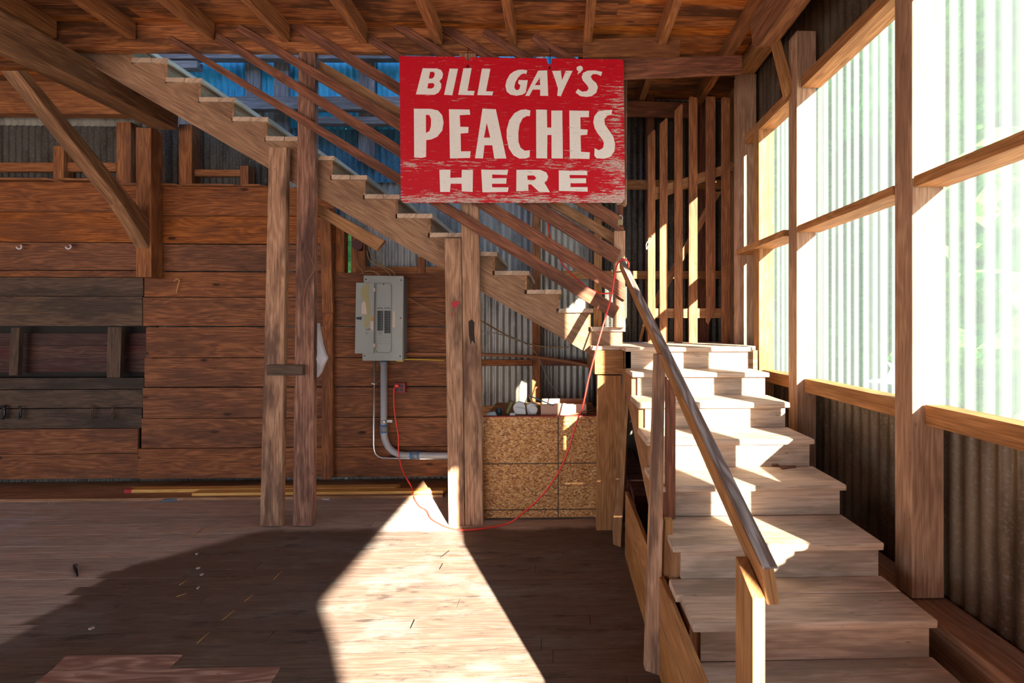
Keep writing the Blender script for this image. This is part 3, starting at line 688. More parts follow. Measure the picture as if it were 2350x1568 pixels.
# leaning board
bm = newbm(); a = [PY(1432, 850, 4.05), PY(1446, 850, 4.05)]; b0 = PZ(1405, 1252, 0.0); b1 = PZ(1424, 1256, 0.0)
prism(bm, [PY(1430, 846, 4.10), PY(1447, 846, 4.10), PZ(1424, 1257), PZ(1407, 1250), PY(1405, 1215, b0.y)], (0.02, 0.035, 0), (0, 0, 1))
solo('leaning_board', bm, MW['orange'], 'loose narrow board leaning against the landing beside the steps', 'board')
# skirt boards left of the steps
bm = newbm(); xk = 0.545
box(bm, (xk, -1.0, 0.26), (xk+0.03, 3.72, 0.535), (0, 1, 0), jit=0.002); box(bm, (xk, -1.0, 0.0), (xk+0.03, 3.74, 0.255), (0, 1, 0), jit=0.002)
solo('skirt_boards', bm, MW['orange'], 'low orange plank skirt on edge along the left side of the steps', 'boards', bevel=0.003)
# brick pile
q = NB('old_bricks'); uvn = q.n('ShaderNodeTexCoord').outputs['Object']; bt = q.n('ShaderNodeTexBrick'); q.l(q.mapv(uvn, (1, 1, 1)), bt.inputs[0])
bt.inputs['Color1'].default_value = (0.09, 0.03, 0.022, 1); bt.inputs['Color2'].default_value = (0.05, 0.025, 0.02, 1); bt.inputs['Mortar'].default_value = (0.03, 0.025, 0.02, 1)
bt.inputs['Scale'].default_value = 4.5; q.bsdf(bt.outputs[0], 0.9); MBRICK = q.m
bm = newbm()
for r_ in range(7):
    yy = 3.75
    while yy < 5.2:
        for xx in (0.62, 0.84, 1.06, 1.28):
            box(bm, (xx+random.uniform(0, .02), yy+random.uniform(0, .01), r_*0.07), (xx+0.21, yy+0.105, r_*0.07+0.062), (1, 0, 0))
        yy += 0.115
solo('brick_pile', bm, plain('brick', (0.10, 0.035, 0.025), 0.9, 0, 9, 0.7), 'dark pile of old bricks in the shade under the steps', 'brick pile', bevel=0.003)

# handrail
hr = thing('stair_handrail', 'sloping wooden handrail with grey weathered top along the left side of the lower steps', 'handrail', (0.57, 2.4, 0))
A = Vector((0.579, 1.225, 1.20)); B = Vector((0.575, 4.19, 2.49))
bm = newbm(); bmt = newbm()
def slab(bm, x0, x1, dz0, dz1, grain):
    d = (B-A)
    prism(bm, [(x0, A.y-0.02, A.z+dz0), (x0, B.y, B.z+dz0), (x0, B.y, B.z+dz1), (x0, A.y+0.02, A.z+dz1)] if dz0 < -0.03 else [(x0, A.y, A.z+dz0), (x0, B.y, B.z+dz0), (x0, B.y, B.z+dz1), (x0, A.y, A.z+dz1)], (x1-x0, 0, 0), d)
slab(bm, 0.558, 0.598, -0.055, 0.034, None); mesh('rail_timber', bm, MW['orange'], hr, bevel=0.006)
slab(bmt, 0.557, 0.599, 0.0345, 0.039, None); mesh('weathered_top', bmt, MW['grayrail'], hr, label='grey weathered grain on the top face')
bm = newbm(); prism(bm, [(0.52, 1.205, 0), (0.52, 1.325, 0), (0.52, 1.325, 1.22), (0.52, 1.205, 1.165)], (0.035, 0, 0), (0, 0, 1)); mesh('newel', bm, MW['orange'], hr, bevel=0.003)
bm = newbm(); box(bm, (0.53, 1.207, 0), (0.53, 1.207, 0)) if False else None
bm = newbm(); prism(bm, [PZ(1480, 1540), PZ(1515, 1552), PY(1527, 813, 2.44), PY(1503, 813, 2.47)], (0.0, 0.05, 0), (0, 0, 1)); mesh('baluster', bm, MW['post'], hr, bevel=0.003)
bm = newbm(); a = PZ(1516, 1545); prism(bm, [a, a+Vector((0.05, 0, 0)), PY(1545, 1195, 2.46), PY(1527, 1195, 2.46)], (0, 0.05, 0), (0, 0, 1)); mesh('baluster', bm, MW['orange'], hr, bevel=0.003)
bm = newbm(); a = PZ(1529, 1192, 0.76); prism(bm, [a, a+Vector((0.055, 0, 0)), PY(1551, 895, a.y), PY(1529, 865, a.y)], (0, 0.04, 0), (0, 0, 1)); mesh('baluster', bm, MW['rail'], hr, bevel=0.003, label='dark reddish baluster standing on a tread')

# slat guard on the landing
sg = thing('slat_guard', 'tall guard of six vertical wooden slats at the back of the landing', 'slatted guard', (1.3, 5.05, 1.71))
for x0, x1, yt, yb, sl_ in ((1487, 1504, 297, 787, 10), (1514, 1532.5, 270, 787, 11), (1548, 1567, 238, 787, 12), (1581, 1601, 221, 787, 0), (1620, 1642, 221, 745, 0), (1656, 1676, 222, 788, 0)):
    bm = newbm()
    if x0 == 1620: px = [(x0, yt), (x1, yt), (x1, 708), (x1-8, 728), (x0+6, 744), (x0+1, 738)]
    else: px = [(x0, yt+sl_+4), (x1-3 if sl_ else x0+4, yt), (x1, yt+3), (x1, yb), (x0, yb)]
    front(bm, px, 5.03, 0.022, (0, 0, 1)); mesh('slat', bm, MW['slat'], sg, bevel=0.003, label='broken shorter slat' if x0 == 1620 else None)
bm = newbm(); front(bm, rect(1500, 708, 1662, 730), 5.055, 0.04); mesh('bottom_rail', bm, MW['orange'], sg)
bm = newbm(); front(bm, [(1500, 432), (1682, 372), (1682, 392), (1500, 460)], 5.055, 0.04); mesh('cross_rail', bm, MW['orange'], sg)
bm = newbm(); front(bm, [(1500, 690), (1640, 440), (1656, 440), (1502, 716)], 5.10, 0.04); mesh('diagonal_brace', bm, MW['orange'], sg)
bm = newbm(); tube(bm, smooth_path([PY(1492, 540, 5.02), PY(1497, 545, 5.01), PY(1484, 558, 5.0), PY(1484, 573, 5.0), PY(1489, 560, 5.0), PY(1496, 553, 5.01)], 4), 0.005, 6)
mesh('wire_hasp', bm, plain('old_wire', (0.6, 0.45, 0.3), 0.5, 0.5), sg)
fbox('lean_batten', [(1466, 785), (1472, 785), (1487, 720), (1482, 715)], 5.25, 0.03, 'orange', 'short slanted batten left of the first slat', 'board')

# ================================================================== SIGN
YG = 4.20
def S(u, v): return PY(900+u/4.238, 110+v/4.238, YG)
def flat(name, loops, y, th, mat, parent, label=None):
    cu = bpy.data.curves.new(name, 'CURVE'); cu.dimensions = '2D'; cu.fill_mode = 'BOTH'; cu.extrude = th/2
    for lp in loops:
        s = cu.splines.new('POLY'); s.points.add(len(lp)-1); s.use_cyclic_u = True
        for p, (u, v) in zip(s.points, lp): w_ = S(u, v); p.co = (w_.x, w_.z, 0, 1)
    o = bpy.data.objects.new(name, cu); COL.objects.link(o)
    me = bpy.data.meshes.new_from_object(o); bpy.data.objects.remove(o)
    b = bmesh.new(); b.from_mesh(me); bpy.data.meshes.remove(me)
    for v in b.verts: v.co = Vector((v.co.x, y-v.co.z, v.co.y))
    bmesh.ops.recalc_face_normals(b, faces=b.faces)
    uvl = b.loops.layers.uv.verify()
    for f in b.faces:
        for l in f.loops: l[uvl].uv = (l.vert.co.x, l.vert.co.z)
    return mesh(name, b, mat, parent, label)
def m_sign(name, base, worn, edge_wear):
    q = NB(name); uv = q.n('ShaderNodeUVMap').outputs[0]; sp = q.n('ShaderNodeSeparateXYZ'); q.l(uv, sp.inputs[0])
    a = q.noise(q.mapv(uv, (7, 55, 1)), 1.0, 7, 0.72); bq = q.noise(uv, 2.2, 3, 0.6); fi = q.noise(q.mapv(uv, (25, 120, 1)), 1.0, 4, 0.7)
    zb, zt_, xl_, xr_ = S(0, 1500).z, S(0, 90).z, S(80, 0).x, S(2260, 0).x
    bot = q.math('SUBTRACT', 1.0, q.step(sp.outputs[1], zb, zb+0.17)); 
    band = q.math('SUBTRACT', 1.0, q.step(q.math('ABSOLUTE', q.math('SUBTRACT', sp.outputs[1], S(0, 1130).z)), 0.02, 0.09))
    rt = q.step(sp.outputs[0], xr_-0.42, xr_-0.02)
    up = q.math('SUBTRACT', 1.0, q.step(sp.outputs[1], zt_-0.30, zt_-0.12))
    rt = q.math('MULTIPLY', rt, up)
    wear = q.math('ADD', q.math('ADD', q.math('MULTIPLY', bot, 0.17), q.math('MULTIPLY', band, 0.09)), q.math('MULTIPLY', rt, 0.12))
    thr = q.math('ADD', a, q.math('MULTIPLY', wear, edge_wear))
    thr = q.math('ADD', thr, q.math('MULTIPLY', q.math('SUBTRACT', bq, 0.5), 0.22))
    m = q.step(thr, 0.625, 0.665)
    st_ = q.noise(q.mapv(uv, (6, 130, 1), (3.3, 7.1, 0)), 1.0, 5, 0.7)
    m = q.math('MAXIMUM', m, q.math('MULTIPLY', q.step(st_, 0.60, 0.68), 0.55*edge_wear))
    bl = q.step(q.noise(q.mapv(uv, (38, 70, 1)), 1.0, 4, 0.7), 0.46, 0.54)
    m = q.math('MULTIPLY', m, q.math('MULTIPLY_ADD', bl, 0.45, 0.55))
    c0 = q.mix(q.math('MULTIPLY', q.step(fi, 0.5, 0.75), 0.35), base, tuple(x*0.55 for x in base))
    c = q.mix(m, c0, q.mix(q.step(fi, 0.45, 0.55), worn, tuple(x*0.6 for x in worn)))
    dk = q.step(q.noise(q.mapv(uv, (9, 110, 1)), 1.0, 4, 0.6), 0.70, 0.73)
    c = q.mix(q.math('MULTIPLY', dk, 0.6), c, (0.22, 0.16, 0.13))
    q.bsdf(c, 0.5, 0, 0.35, a, 0.1, 0.003); return q.m
MSR = m_sign('sign_red', (0.60, 0.004, 0.018), (0.72, 0.62, 0.56), 1.0)
MSW = m_sign('sign_white', (0.90, 0.88, 0.83), (0.62, 0.45, 0.40), 0.12)
sign = thing('painted_sign', 'weathered red wooden board lettered BILL GAY\'S PEACHES HERE in cream paint', 'sign', S(1170, 1500))
board = [(75, 85), (710, 93), (735, 140), (748, 130), (765, 96), (1500, 108), (1512, 150), (1523, 165), (1526, 168), (1545, 165), (1550, 108), (2225, 118), (2250, 135), (2262, 1470), (2235, 1505), (110, 1508), (88, 1475)]
def circ(u, v, r, n=14): return [(u+r*math.cos(6.2832*k/n), v+r*math.sin(6.2832*k/n)) for k in range(n)]
flat('sign_board', [board, circ(738, 182, 15), circ(1535, 197, 15)], YG, 0.020, MSR, sign)
LET = [
 [[(300,205),(440,207),(480,222),(498,258),(490,300),(462,330),(480,355),(480,395),(455,440),(415,462),(235,458)],[(372,240),(402,238),(418,255),(412,285),(395,303),(360,305)],[(355,350),(400,348),(415,362),(408,390),(385,402),(345,400)]],
 [[(562,207),(643,210),(588,467),(508,462)]],
 [[(695,205),(775,205),(735,423),(805,425),(795,467),(645,462)]],
 [[(875,207),(958,210),(915,428),(985,430),(975,468),(830,465)]],
 [[(1315,225),(1305,262),(1285,255),(1255,265),(1225,295),(1200,340),(1190,385),(1195,405),(1215,418),(1238,408),(1248,370),(1225,350),(1232,320),(1320,320),(1300,440),(1270,460),(1210,472),(1150,460),(1115,430),(1102,375),(1115,320),(1145,265),(1185,235),(1230,220),(1270,217)]],
 [[(1420,228),(1508,225),(1518,472),(1440,472),(1440,412),(1368,412),(1335,472),(1295,472)],[(1436,298),(1440,368),(1388,368)]],
 [[(1555,230),(1640,228),(1652,320),(1690,228),(1755,230),(1680,385),(1640,478),(1605,470),(1612,400),(1590,330)]],
 [[(1825,178),(1850,190),(1855,215),(1830,245),(1800,265),(1812,235),(1795,220),(1793,195)]],
 [[(2042,240),(2030,280),(1990,262),(1950,262),(1930,285),(1945,315),(1985,350),(2000,390),(1985,440),(1940,475),(1890,483),(1830,475),(1783,440),(1805,405),(1850,432),(1895,425),(1910,400),(1895,370),(1855,325),(1842,290),(1855,250),(1900,228),(1970,225)]],
 [[(215,598),(380,598),(450,615),(490,660),(503,730),(490,810),(440,870),(385,895),(335,902),(333,1065),(290,1075),(218,1070)],[(332,655),(365,660),(382,700),(380,770),(365,815),(332,832)]],
 [[(555,602),(755,605),(762,655),(660,660),(665,772),(745,775),(742,832),(668,838),(672,1010),(765,1010),(760,1075),(565,1080),(560,800)]],
 [[(880,597),(1010,602),(1112,1080),(995,1082),(975,952),(900,952),(885,1080),(808,1078)],[(922,735),(955,878),(895,878)]],
 [[(1345,615),(1340,670),(1310,668),(1270,690),(1240,750),(1228,830),(1230,920),(1250,975),(1290,1005),(1340,1000),(1338,1065),(1300,1080),(1240,1082),(1180,1050),(1135,980),(1115,880),(1115,800),(1140,710),(1190,640),(1250,608),(1300,603)]],
 [[(1400,605),(1505,607),(1508,780),(1548,780),(1548,615),(1655,615),(1660,1080),(1550,1080),(1550,852),(1510,852),(1508,1080),(1402,1078)]],
 [[(1722,615),(1915,618),(1912,680),(1830,680),(1832,795),(1902,800),(1895,850),(1832,855),(1836,1015),(1922,1020),(1918,1085),(1728,1080)]],
 [[(2140,610),(2130,655),(2090,665),(2062,700),(2068,750),(2110,810),(2150,870),(2167,940),(2160,1010),(2120,1065),(2060,1083),(1985,1078),(1965,1050),(1968,980),(2010,1000),(2050,978),(2058,930),(2040,890),(2000,840),(1970,790),(1955,730),(1965,670),(2000,625),(2060,612)]],
 [[(462,1190),(570,1188),(568,1268),(678,1265),(680,1190),(788,1192),(785,1405),(680,1400),(678,1325),(572,1325),(565,1405),(470,1405)]],
 [[(868,1190),(1130,1190),(1120,1240),(975,1235),(975,1272),(1115,1270),(1110,1325),(972,1325),(975,1360),(1135,1360),(1125,1405),(880,1408)]],
 [[(1210,1190),(1440,1190),(1500,1215),(1518,1255),(1505,1295),(1480,1312),(1535,1408),(1430,1405),(1352,1332),(1325,1332),(1325,1395),(1208,1398)],[(1315,1245),(1380,1245),(1402,1268),(1385,1290),(1318,1288)]],
 [[(1620,1195),(1895,1200),(1898,1242),(1725,1240),(1728,1272),(1885,1272),(1885,1320),(1733,1320),(1735,1358),(1900,1358),(1900,1402),(1622,1395)]],
]
for L in LET: flat('painted_letter', L, YG-0.0112, 0.0012, MSW, sign)
bm = newbm(); tube(bm, [PY(1075, 153, YG), PY(1074, 140, YG+.03), PY(1074, 108, 4.30)], 0.003, 6); mesh('hanging_wire', bm, plain('dark_wire', (0.05, 0.04, 0.04), 0.5, 0.5), sign)
bm = newbm(); tube(bm, [PY(1262, 157, YG), PY(1262, 146, YG+.03), PY(1262, 112, 4.30)], 0.003, 6); mesh('hanging_wire', bm, bpy.data.materials['dark_wire'], sign)

# ================================================================== ELECTRICS
MGREY = plain('panel_grey', (0.36, 0.39, 0.37), 0.45, 0.1, 3, 0.15); MGREYD = plain('panel_grey_dark', (0.24, 0.26, 0.26), 0.5)
MBLK = plain('black_plastic', (0.012, 0.012, 0.013), 0.4); MPAPER = plain('paper', (0.72, 0.62, 0.52), 0.8, 0, 40, 0.2)
MYEL = plain('yellow_stain', (0.42, 0.38, 0.20), 0.7); MGRN = plain('green_tab', (0.02, 0.5, 0.28), 0.4)
YE0 = 5.30
ep = thing('breaker_panel', 'grey electrical breaker panel with its door hanging open on the planks', 'electrical panel', PY(880, 828, 5.4))
def ebox(name, px, Y, th, mat, bev=0.002, label=None, parent=None):
    bm = newbm(); front(bm, px, Y, th); return mesh(name, bm, mat, parent or ep, label, bev)
def Z2(x, y): return (800+x/6.03, 600+y/6.03)
ebox('cabinet_body', [Z2(230, 215), Z2(768, 225), Z2(762, 1360), Z2(210, 1355)], YE0+0.012, 0.125, MGREYD)
ebox('cover_plate', [Z2(208, 195), Z2(762, 203), Z2(745, 1377), Z2(190, 1375)], YE0, 0.012, MGREY)
dr = ebox('open_door', [Z2(103, 293), Z2(357, 297), Z2(345, 1276), Z2(86, 1276)], YE0-0.022, 0.012, MGREY)
ebox('stain', [Z2(235, 305), Z2(285, 310), Z2(275, 480), Z2(300, 600), Z2(295, 740), Z2(270, 915), Z2(212, 915), Z2(225, 760), Z2(235, 600), Z2(170, 480), Z2(165, 390)], YE0-0.0232, 0.0008, MYEL, 0, 'faint yellow stain', dr)
ebox('torn_sticker', [Z2(180, 590), Z2(205, 545), Z2(235, 575), Z2(255, 735), Z2(178, 730)], YE0-0.0245, 0.0012, MPAPER, 0, 'torn paper sticker', dr)
ebox('torn_sticker', [Z2(305, 830), Z2(342, 830), Z2(342, 955), Z2(303, 950)], YE0-0.0245, 0.0012, MPAPER, 0, None, dr)
ebox('tape_scrap', [Z2(305, 775), Z2(343, 760), Z2(345, 800), Z2(320, 832), Z2(304, 815)], YE0-0.0258, 0.0012, plain('tape', (0.6, 0.3, 0.08), 0.6), 0, None, dr)
ebox('door_latch', [Z2(105, 775), Z2(175, 768), Z2(175, 808), Z2(105, 802)], YE0-0.028, 0.006, MBLK, 0.001, None, dr)
for y in (395, 1165):
    ebox('hinge', [Z2(346, y-25), Z2(366, y-25), Z2(366, y+25), Z2(346, y+25)], YE0-0.024, 0.006, MPAPER, 0.001)
# inner dead-front with rounded frame
def rrect(x0, y0, x1, y1, r, n=5):
    out = []
    for cx_, cy_, a0 in ((x1-r, y0+r, -90), (x1-r, y1-r, 0), (x0+r, y1-r, 90), (x0+r, y0+r, 180)):
        for k in range(n+1): a = math.radians(a0+90*k/n); out.append(Z2(cx_+r*math.cos(a), cy_+r*math.sin(a)))
    return out
bm = newbm(); lp = [PY(x, y, YE0-0.004) for x, y in rrect(372, 303, 590, 1265, 45)]; tube(bm, lp+[lp[0]], 0.0045, 6, False); mesh('door_frame_lip', bm, MGREY, ep)
ebox('dead_front', rrect(385, 315, 580, 1255, 40), YE0-0.0025, 0.0025, MGREY, 0)
for (x0, x1, ys, ye, nb, grn) in ((397, 470, 683, 960, 8, (1, 5, 6)), (494, 573, 683, 997, 9, ())):
    ebox('label_strip', [Z2(x0, 643), Z2(x1, 643), Z2(x1, 652), Z2(x0, 652)], YE0-0.0045, 0.002, MBLK, 0)
    h = (ye-ys)/nb
    for k in range(nb):
        ya = ys+h*k
        b = ebox('breaker', [Z2(x0, ya+1.5), Z2(x1, ya+1.5), Z2(x1, ya+h-1.5), Z2(x0, ya+h-1.5)], YE0-0.012, 0.0095, MBLK, 0.0008)
        xm = (x0+x1)/2+12
        ebox('switch', [Z2(xm, ya+h*.28), Z2(xm+9, ya+h*.28), Z2(xm+9, ya+h*.72), Z2(xm, ya+h*.72)], YE0-0.018, 0.006, MGRN if k in grn else MGREYD, 0, 'green indicator' if k in grn else None, b)
for k in range(4):
    for x0, x1 in ((390, 472), (492, 574)):
        ebox('slot_line', [Z2(x0, 1030+34*k), Z2(x1, 1030+34*k), Z2(x1, 1035+34*k), Z2(x0, 1035+34*k)], YE0-0.0032, 0.0007, MGREYD, 0)
ebox('paper_label', [Z2(610, 690), Z2(645, 690), Z2(640, 917), Z2(608, 917)], YE0-0.001, 0.001, MPAPER, 0)
for x, y in ((238, 250), (727, 260), (720, 785), (712, 1313), (219, 1308), (485, 318)):
    p = PY(*Z2(x, y), YE0-0.003); bm = newbm(); tube(bm, [p, p+Vector((0, 0.004, 0))], 0.008, 10); mesh('screw', bm, MBLK, ep)
# handwriting on door and card: 'Lights'
def hand(segs, sc, ox, oy, par, y0=YE0-0.0240, r=0.0013):
    bm = newbm()
    for s in segs: tube(bm, [PY(*Z2(ox+a*sc, oy+b*sc), y0) for a, b in s], r, 5)
    mesh('handwriting', bm, MBLK, par)
hand([[(0, 0), (0, 14), (7, 14)], [(10, 6), (10, 14)], [(20, 7), (14, 8), (14, 13), (20, 13), (20, 7), (20, 20), (14, 22)], [(24, 0), (24, 14)], [(24, 8), (29, 7), (30, 14)], [(35, 1), (34, 14), (38, 14)], [(32, 6), (39, 6)], [(46, 7), (42, 8), (46, 12), (41, 14)]], 1.75, 238, 925, dr)
hand([[(0, 0), (10, 0)], [(4, 0), (4, 10)], [(12, 3), (16, 8), (12, 9)], [(18, 3), (23, 8)], [(8, 14), (14, 18)]], 1.5, 236, 985, dr)
hand([[(0, 2), (14, 0), (28, 4), (44, 1)], [(0, 14), (10, 10), (26, 16), (44, 12)], [(4, 24), (20, 21), (40, 27)]], 1.5, 398, 975, ep, YE0-0.0045)
# conduits
MPVC = plain('grey_pvc', (0.42, 0.45, 0.50), 0.4, 0, 6, 0.1); MSTEEL = plain('conduit_steel', (0.5, 0.5, 0.5), 0.35, 0.8); MPBLUE = plain('blue_primer', (0.05, 0.22, 0.55), 0.5); MPDK = plain('grey_coupling', (0.20, 0.24, 0.30), 0.45)
yc = 5.375
def cp(pts, Y): return [PY(x, y, Y) for x, y in pts]
arc = [(881, 985), (881, 992), (882, 1003), (886, 1016), (893, 1028), (903, 1037), (916, 1043), (930, 1045), (945, 1045)]
cd = thing('pvc_conduit', 'thick grey plastic conduit dropping from the breaker panel and bending right', 'pipe', PY(940, 1045, yc))
bm = newbm(); tube(bm, cp([(881, 829), (881, 985)]+arc[1:]+[(1500, 1047)], yc), 0.038, 16); mesh('pipe', bm, MPVC, cd)
for pa, pb, m_, r in (((881, 829), (881, 837), MPDK, .044), ((881, 975), (881, 992), MPDK, .044), ((881, 991), (881, 993), MPBLUE, .0455), ((881, 974), (881, 976), MPBLUE, .0455), ((946, 1045), (961, 1045), MPDK, .044), ((942, 1045), (946, 1045), MPBLUE, .0455), ((960, 1045), (963, 1045), MPBLUE, .0455),
                      ((1436, 1047), (1448, 1047), MPDK, .044)):
    bm = newbm(); tube(bm, cp([pa, pb], yc), r, 16); mesh('coupling', bm, m_, cd)
bm = newbm(); tube(bm, cp([(881, 965), (881, 969)], yc), 0.043, 16); front(bm, rect(888, 964, 900, 970), yc-0.03, 0.005); mesh('pipe_strap', bm, MSTEEL, cd)
cs = thing('thin_conduit', 'thin steel conduit left of the thick grey one, bending right beneath it', 'pipe', PY(870, 1050, yc))
bm = newbm(); tube(bm, cp([(860, 829), (857.5, 1020), (858.5, 1032), (862, 1042), (869, 1048.5), (878, 1051), (900, 1052), (1060, 1054)], 5.40), 0.012, 10); mesh('pipe', bm, MSTEEL, cs)
bm = newbm(); tube(bm, cp([(858.6, 879), (858.6, 883)], 5.40), 0.017, 10); front(bm, rect(853, 879, 864, 882), 5.42, 0.006); mesh('pipe_strap', bm, MSTEEL, cs)
# outlet box
MREDP = plain('dark_red_box', (0.22, 0.02, 0.02), 0.45)
ob = thing('outlet_box', 'dark red four-socket outlet box on the planks below the breaker panel', 'outlet', PY(917, 902, 5.4))
bm = newbm(); front(bm, rect(905, 879, 930, 902), 5.38, 0.055); mesh('box', bm, MREDP, ob, bevel=0.006)
for x, y in ((921, 886), (911, 895), (921, 895)):
    bm = newbm(); front(bm, rect(x-3.5, y-3, x+3.5, y+3), 5.376, 0.004); mesh('socket', bm, MBLK, ob, bevel=0.001)
# cord
MCORD = NB('red_cord'); MCORD.bsdf((0.85, 0.045, 0.03), 0.35, 0, 0.5); MCORD = MCORD.m
cord = [(907, 887, 5.36), (904, 895, 5.34), (904, 930, 5.34), (908, 965, 5.33), (914, 1000, 5.32), (915, 1040, 5.30), (922, 1075, 5.25), (934, 1100, 5.15)]
pts = [PY(*c) for c in cord]
for x, y in ((945, 1120), (951, 1145), (962, 1162), (978, 1172), (988, 1190), (1008, 1203), (1030, 1212), (1060, 1217), (1095, 1215), (1145, 1207)): 
    pz = 0.08 if y < 1130 else 0.008; pts.append(PZ(x, y, pz))
last = pts[-1].y
for x, y, Y in ((1175, 1197, 4.30), (1203, 1175, 4.22), (1240, 1142, 4.17), (1275, 1095, 4.14), (1300, 1045, 4.12), (1325, 965, 4.12), (1338, 930, 4.12), (1352, 865, 4.13), (1372, 790, 4.15), (1392, 720, 4.19), (1405, 670, 4.20), (1411, 630, 4.17), (1417, 606, 4.13), (1427, 596, 4.10), (1437, 597, 4.12), (1443, 606, 4.2), (1442, 616, 4.28)):
    pts.append(PY(x, y, Y))
ec = thing('extension_cord', 'bright red extension cord looping from the outlet box across the floor up to the handrail', 'cord', PZ(1060, 1217))
bm = newbm(); tube(bm, smooth_path(pts, 7), 0.0075, 8); mesh('cable', bm, MCORD, ec)
bm = newbm(); front(bm, rect(906, 883, 914, 889), 5.345, 0.03); mesh('plug', bm, MCORD, ec, bevel=0.003)
bm = newbm(); tube(bm, smooth_path([PY(*c) for c in ((1256, 440, 4.42), (1258, 515, 4.42), (1265, 553, 4.42), (1280, 588, 4.40), (1298, 615, 4.40), (1325, 642, 4.40), (1350, 662, 4.39), (1378, 673, 4.28), (1405, 673, 4.26), (1407, 672, 4.22))], 6), 0.0075, 8); mesh('cable', bm, MCORD, ec)
# wires near the panel and on the wall
MWY = plain('old_cable', (0.34, 0.22, 0.10), 0.6); MWB = plain('copper_wire', (0.30, 0.12, 0.05), 0.5); MWYE = plain('yellow_cable', (0.7, 0.5, 0.05), 0.5); MWG = plain('grey_cable', (0.25, 0.24, 0.23), 0.6)
GC = 'loose cables on the back wall'
def wire(pts, r, mat, label, name='cable'):
    bm = newbm(); tube(bm, smooth_path([PY(*p) for p in pts], 5), r, 6); solo(name, bm, mat, label, 'cable', GC, bevel=0)
wire([(845, 565, 5.44), (855, 590, 5.40), (875, 608, 5.38), (900, 622, 5.37), (907, 633, 5.36)], 0.008, MWY, 'brown cable curving down into the top right of the breaker panel')
wire([(842, 575, 5.42), (850, 600, 5.38), (880, 615, 5.37), (898, 633, 5.36)], 0.007, MWY, 'second brown cable curving into the breaker panel top')
wire([(832, 628, 5.40), (845, 622, 5.36), (862, 625, 5.35), (872, 634, 5.35)], 0.008, MWY, 'short pale cable looping over the left of the breaker panel top')
wire([(818, 574, 5.38), (818, 595, 5.37), (824, 612, 5.37), (836, 625, 5.37)], 0.010, MWB, 'copper brown cable dropping from the junction box')
wire([(834, 540, 5.44), (836, 570, 5.42), (833, 600, 5.42), (832, 628, 5.42)], 0.009, MWB, 'dark cable rising beside the junction box')
wire([(1104, 736, 4.9), (1140, 757, 5.2), (1175, 776, 5.35), (1215, 790, 5.38), (1260, 797, 5.38), (1305, 797, 5.36)], 0.008, MWY, 'tan cable drooping across the corrugated wall under the stair')
wire([(1105, 760, 5.36), (1150, 768, 5.36), (1190, 780, 5.36), (1225, 805, 5.34), (1245, 840, 5.30), (1262, 880, 5.25), (1298, 918, 5.2)], 0.006, MWG, 'grey cable hanging down to the cardboard box')
wire([(925, 812, 5.40), (1100, 814, 5.36), (1210, 818, 5.32), (1300, 830, 5.30), (1372, 845, 5.28)], 0.020, MWB, 'long rusty brown pipe running right from the breaker panel', 'rusty_pipe')
wire([(910, 829, 5.38), (925, 829, 5.37), (932, 825, 5.37), (1020, 827, 5.37)], 0.007, MWYE, 'bright yellow cable at the lower right of the breaker panel')
wire([(929, 680, 5.40), (960, 697, 5.41), (990, 712, 5.41), (1018, 722, 5.41)], 0.004, MWY, 'thin pale wire sagging across the planks right of the panel')
wire([(1427, 968, 4.9), (1440, 970, 4.7), (1462, 960, 4.5)], 0.006, plain('white_cable', (0.7, 0.68, 0.62), 0.5), 'short white cable under the landing')
wire([(707, 575, 4.32), (716, 600, 4.31), (722, 618, 4.31), (706, 645, 4.31), (697, 680, 4.325), (696, 705, 4.325)], 0.003, MWB, 'thin wire dangling on the tall dark left post')
jb = thing('junction_box', 'round dark red junction box above left of the breaker panel', 'junction box', PY(820, 575, 5.44))
bm = newbm(); p = PY(820, 561, 5.40); tube(bm, [p, p+Vector((0, 0.09, 0))], 0.068, 18); mesh('box', bm, plain('oxide_red', (0.09, 0.03, 0.03), 0.6), jb, bevel=0.005)
# ================================================================== BIN + JUNK
MREDE = plain('red_edge', (0.35, 0.04, 0.04), 0.6)
bn = thing('strand_board_bin', 'low bin faced with golden strand board, marked with dark grid lines', 'storage bin', (PY(1240, 1190, 4.45).x, 4.8, 0))
xa, xb_ = PY(1109, 1190, 4.45).x, PY(1373, 1190, 4.45).x; zt2 = PY(1240, 957, 4.45).z
bm = newbm(); box(bm, (xa, 4.45, 0.02), (xb_, 4.468, zt2), (1, 0, 0), off=(0, 0))
uvl = bm.loops.layers.uv.active
for f in bm.faces:
    for l in f.loops: l[uvl].uv = (l.vert.co.x, l.vert.co.z)
mesh('front_panel', bm, MOSB, bn)
bm = newbm(); box(bm, (xa, 4.449, zt2), (xb_, 4.50, zt2+0.006), (1, 0, 0)); mesh('red_edge', bm, MREDE, bn)
bm = newbm(); box(bm, (xa, 4.50, zt2-0.04), (xb_, 5.38, zt2-0.015), (1, 0, 0)); mesh('top_shelf', bm, MW['orange'], bn)
for x in (xa, xb_-0.03):
    bm = newbm(); box(bm, (x, 4.47, 0.0), (x+0.03, 5.38, zt2-0.04), (0, 1, 0)); mesh('side_panel', bm, MW['orange'], bn)
zs = zt2-0.015
bm = newbm(); front(bm, rect(1107, 932, 1162, 957), 5.1, 0.02); solo('backing_scrap', bm, MW['orange'], 'orange board scrap standing at the back left of the bin', 'board')
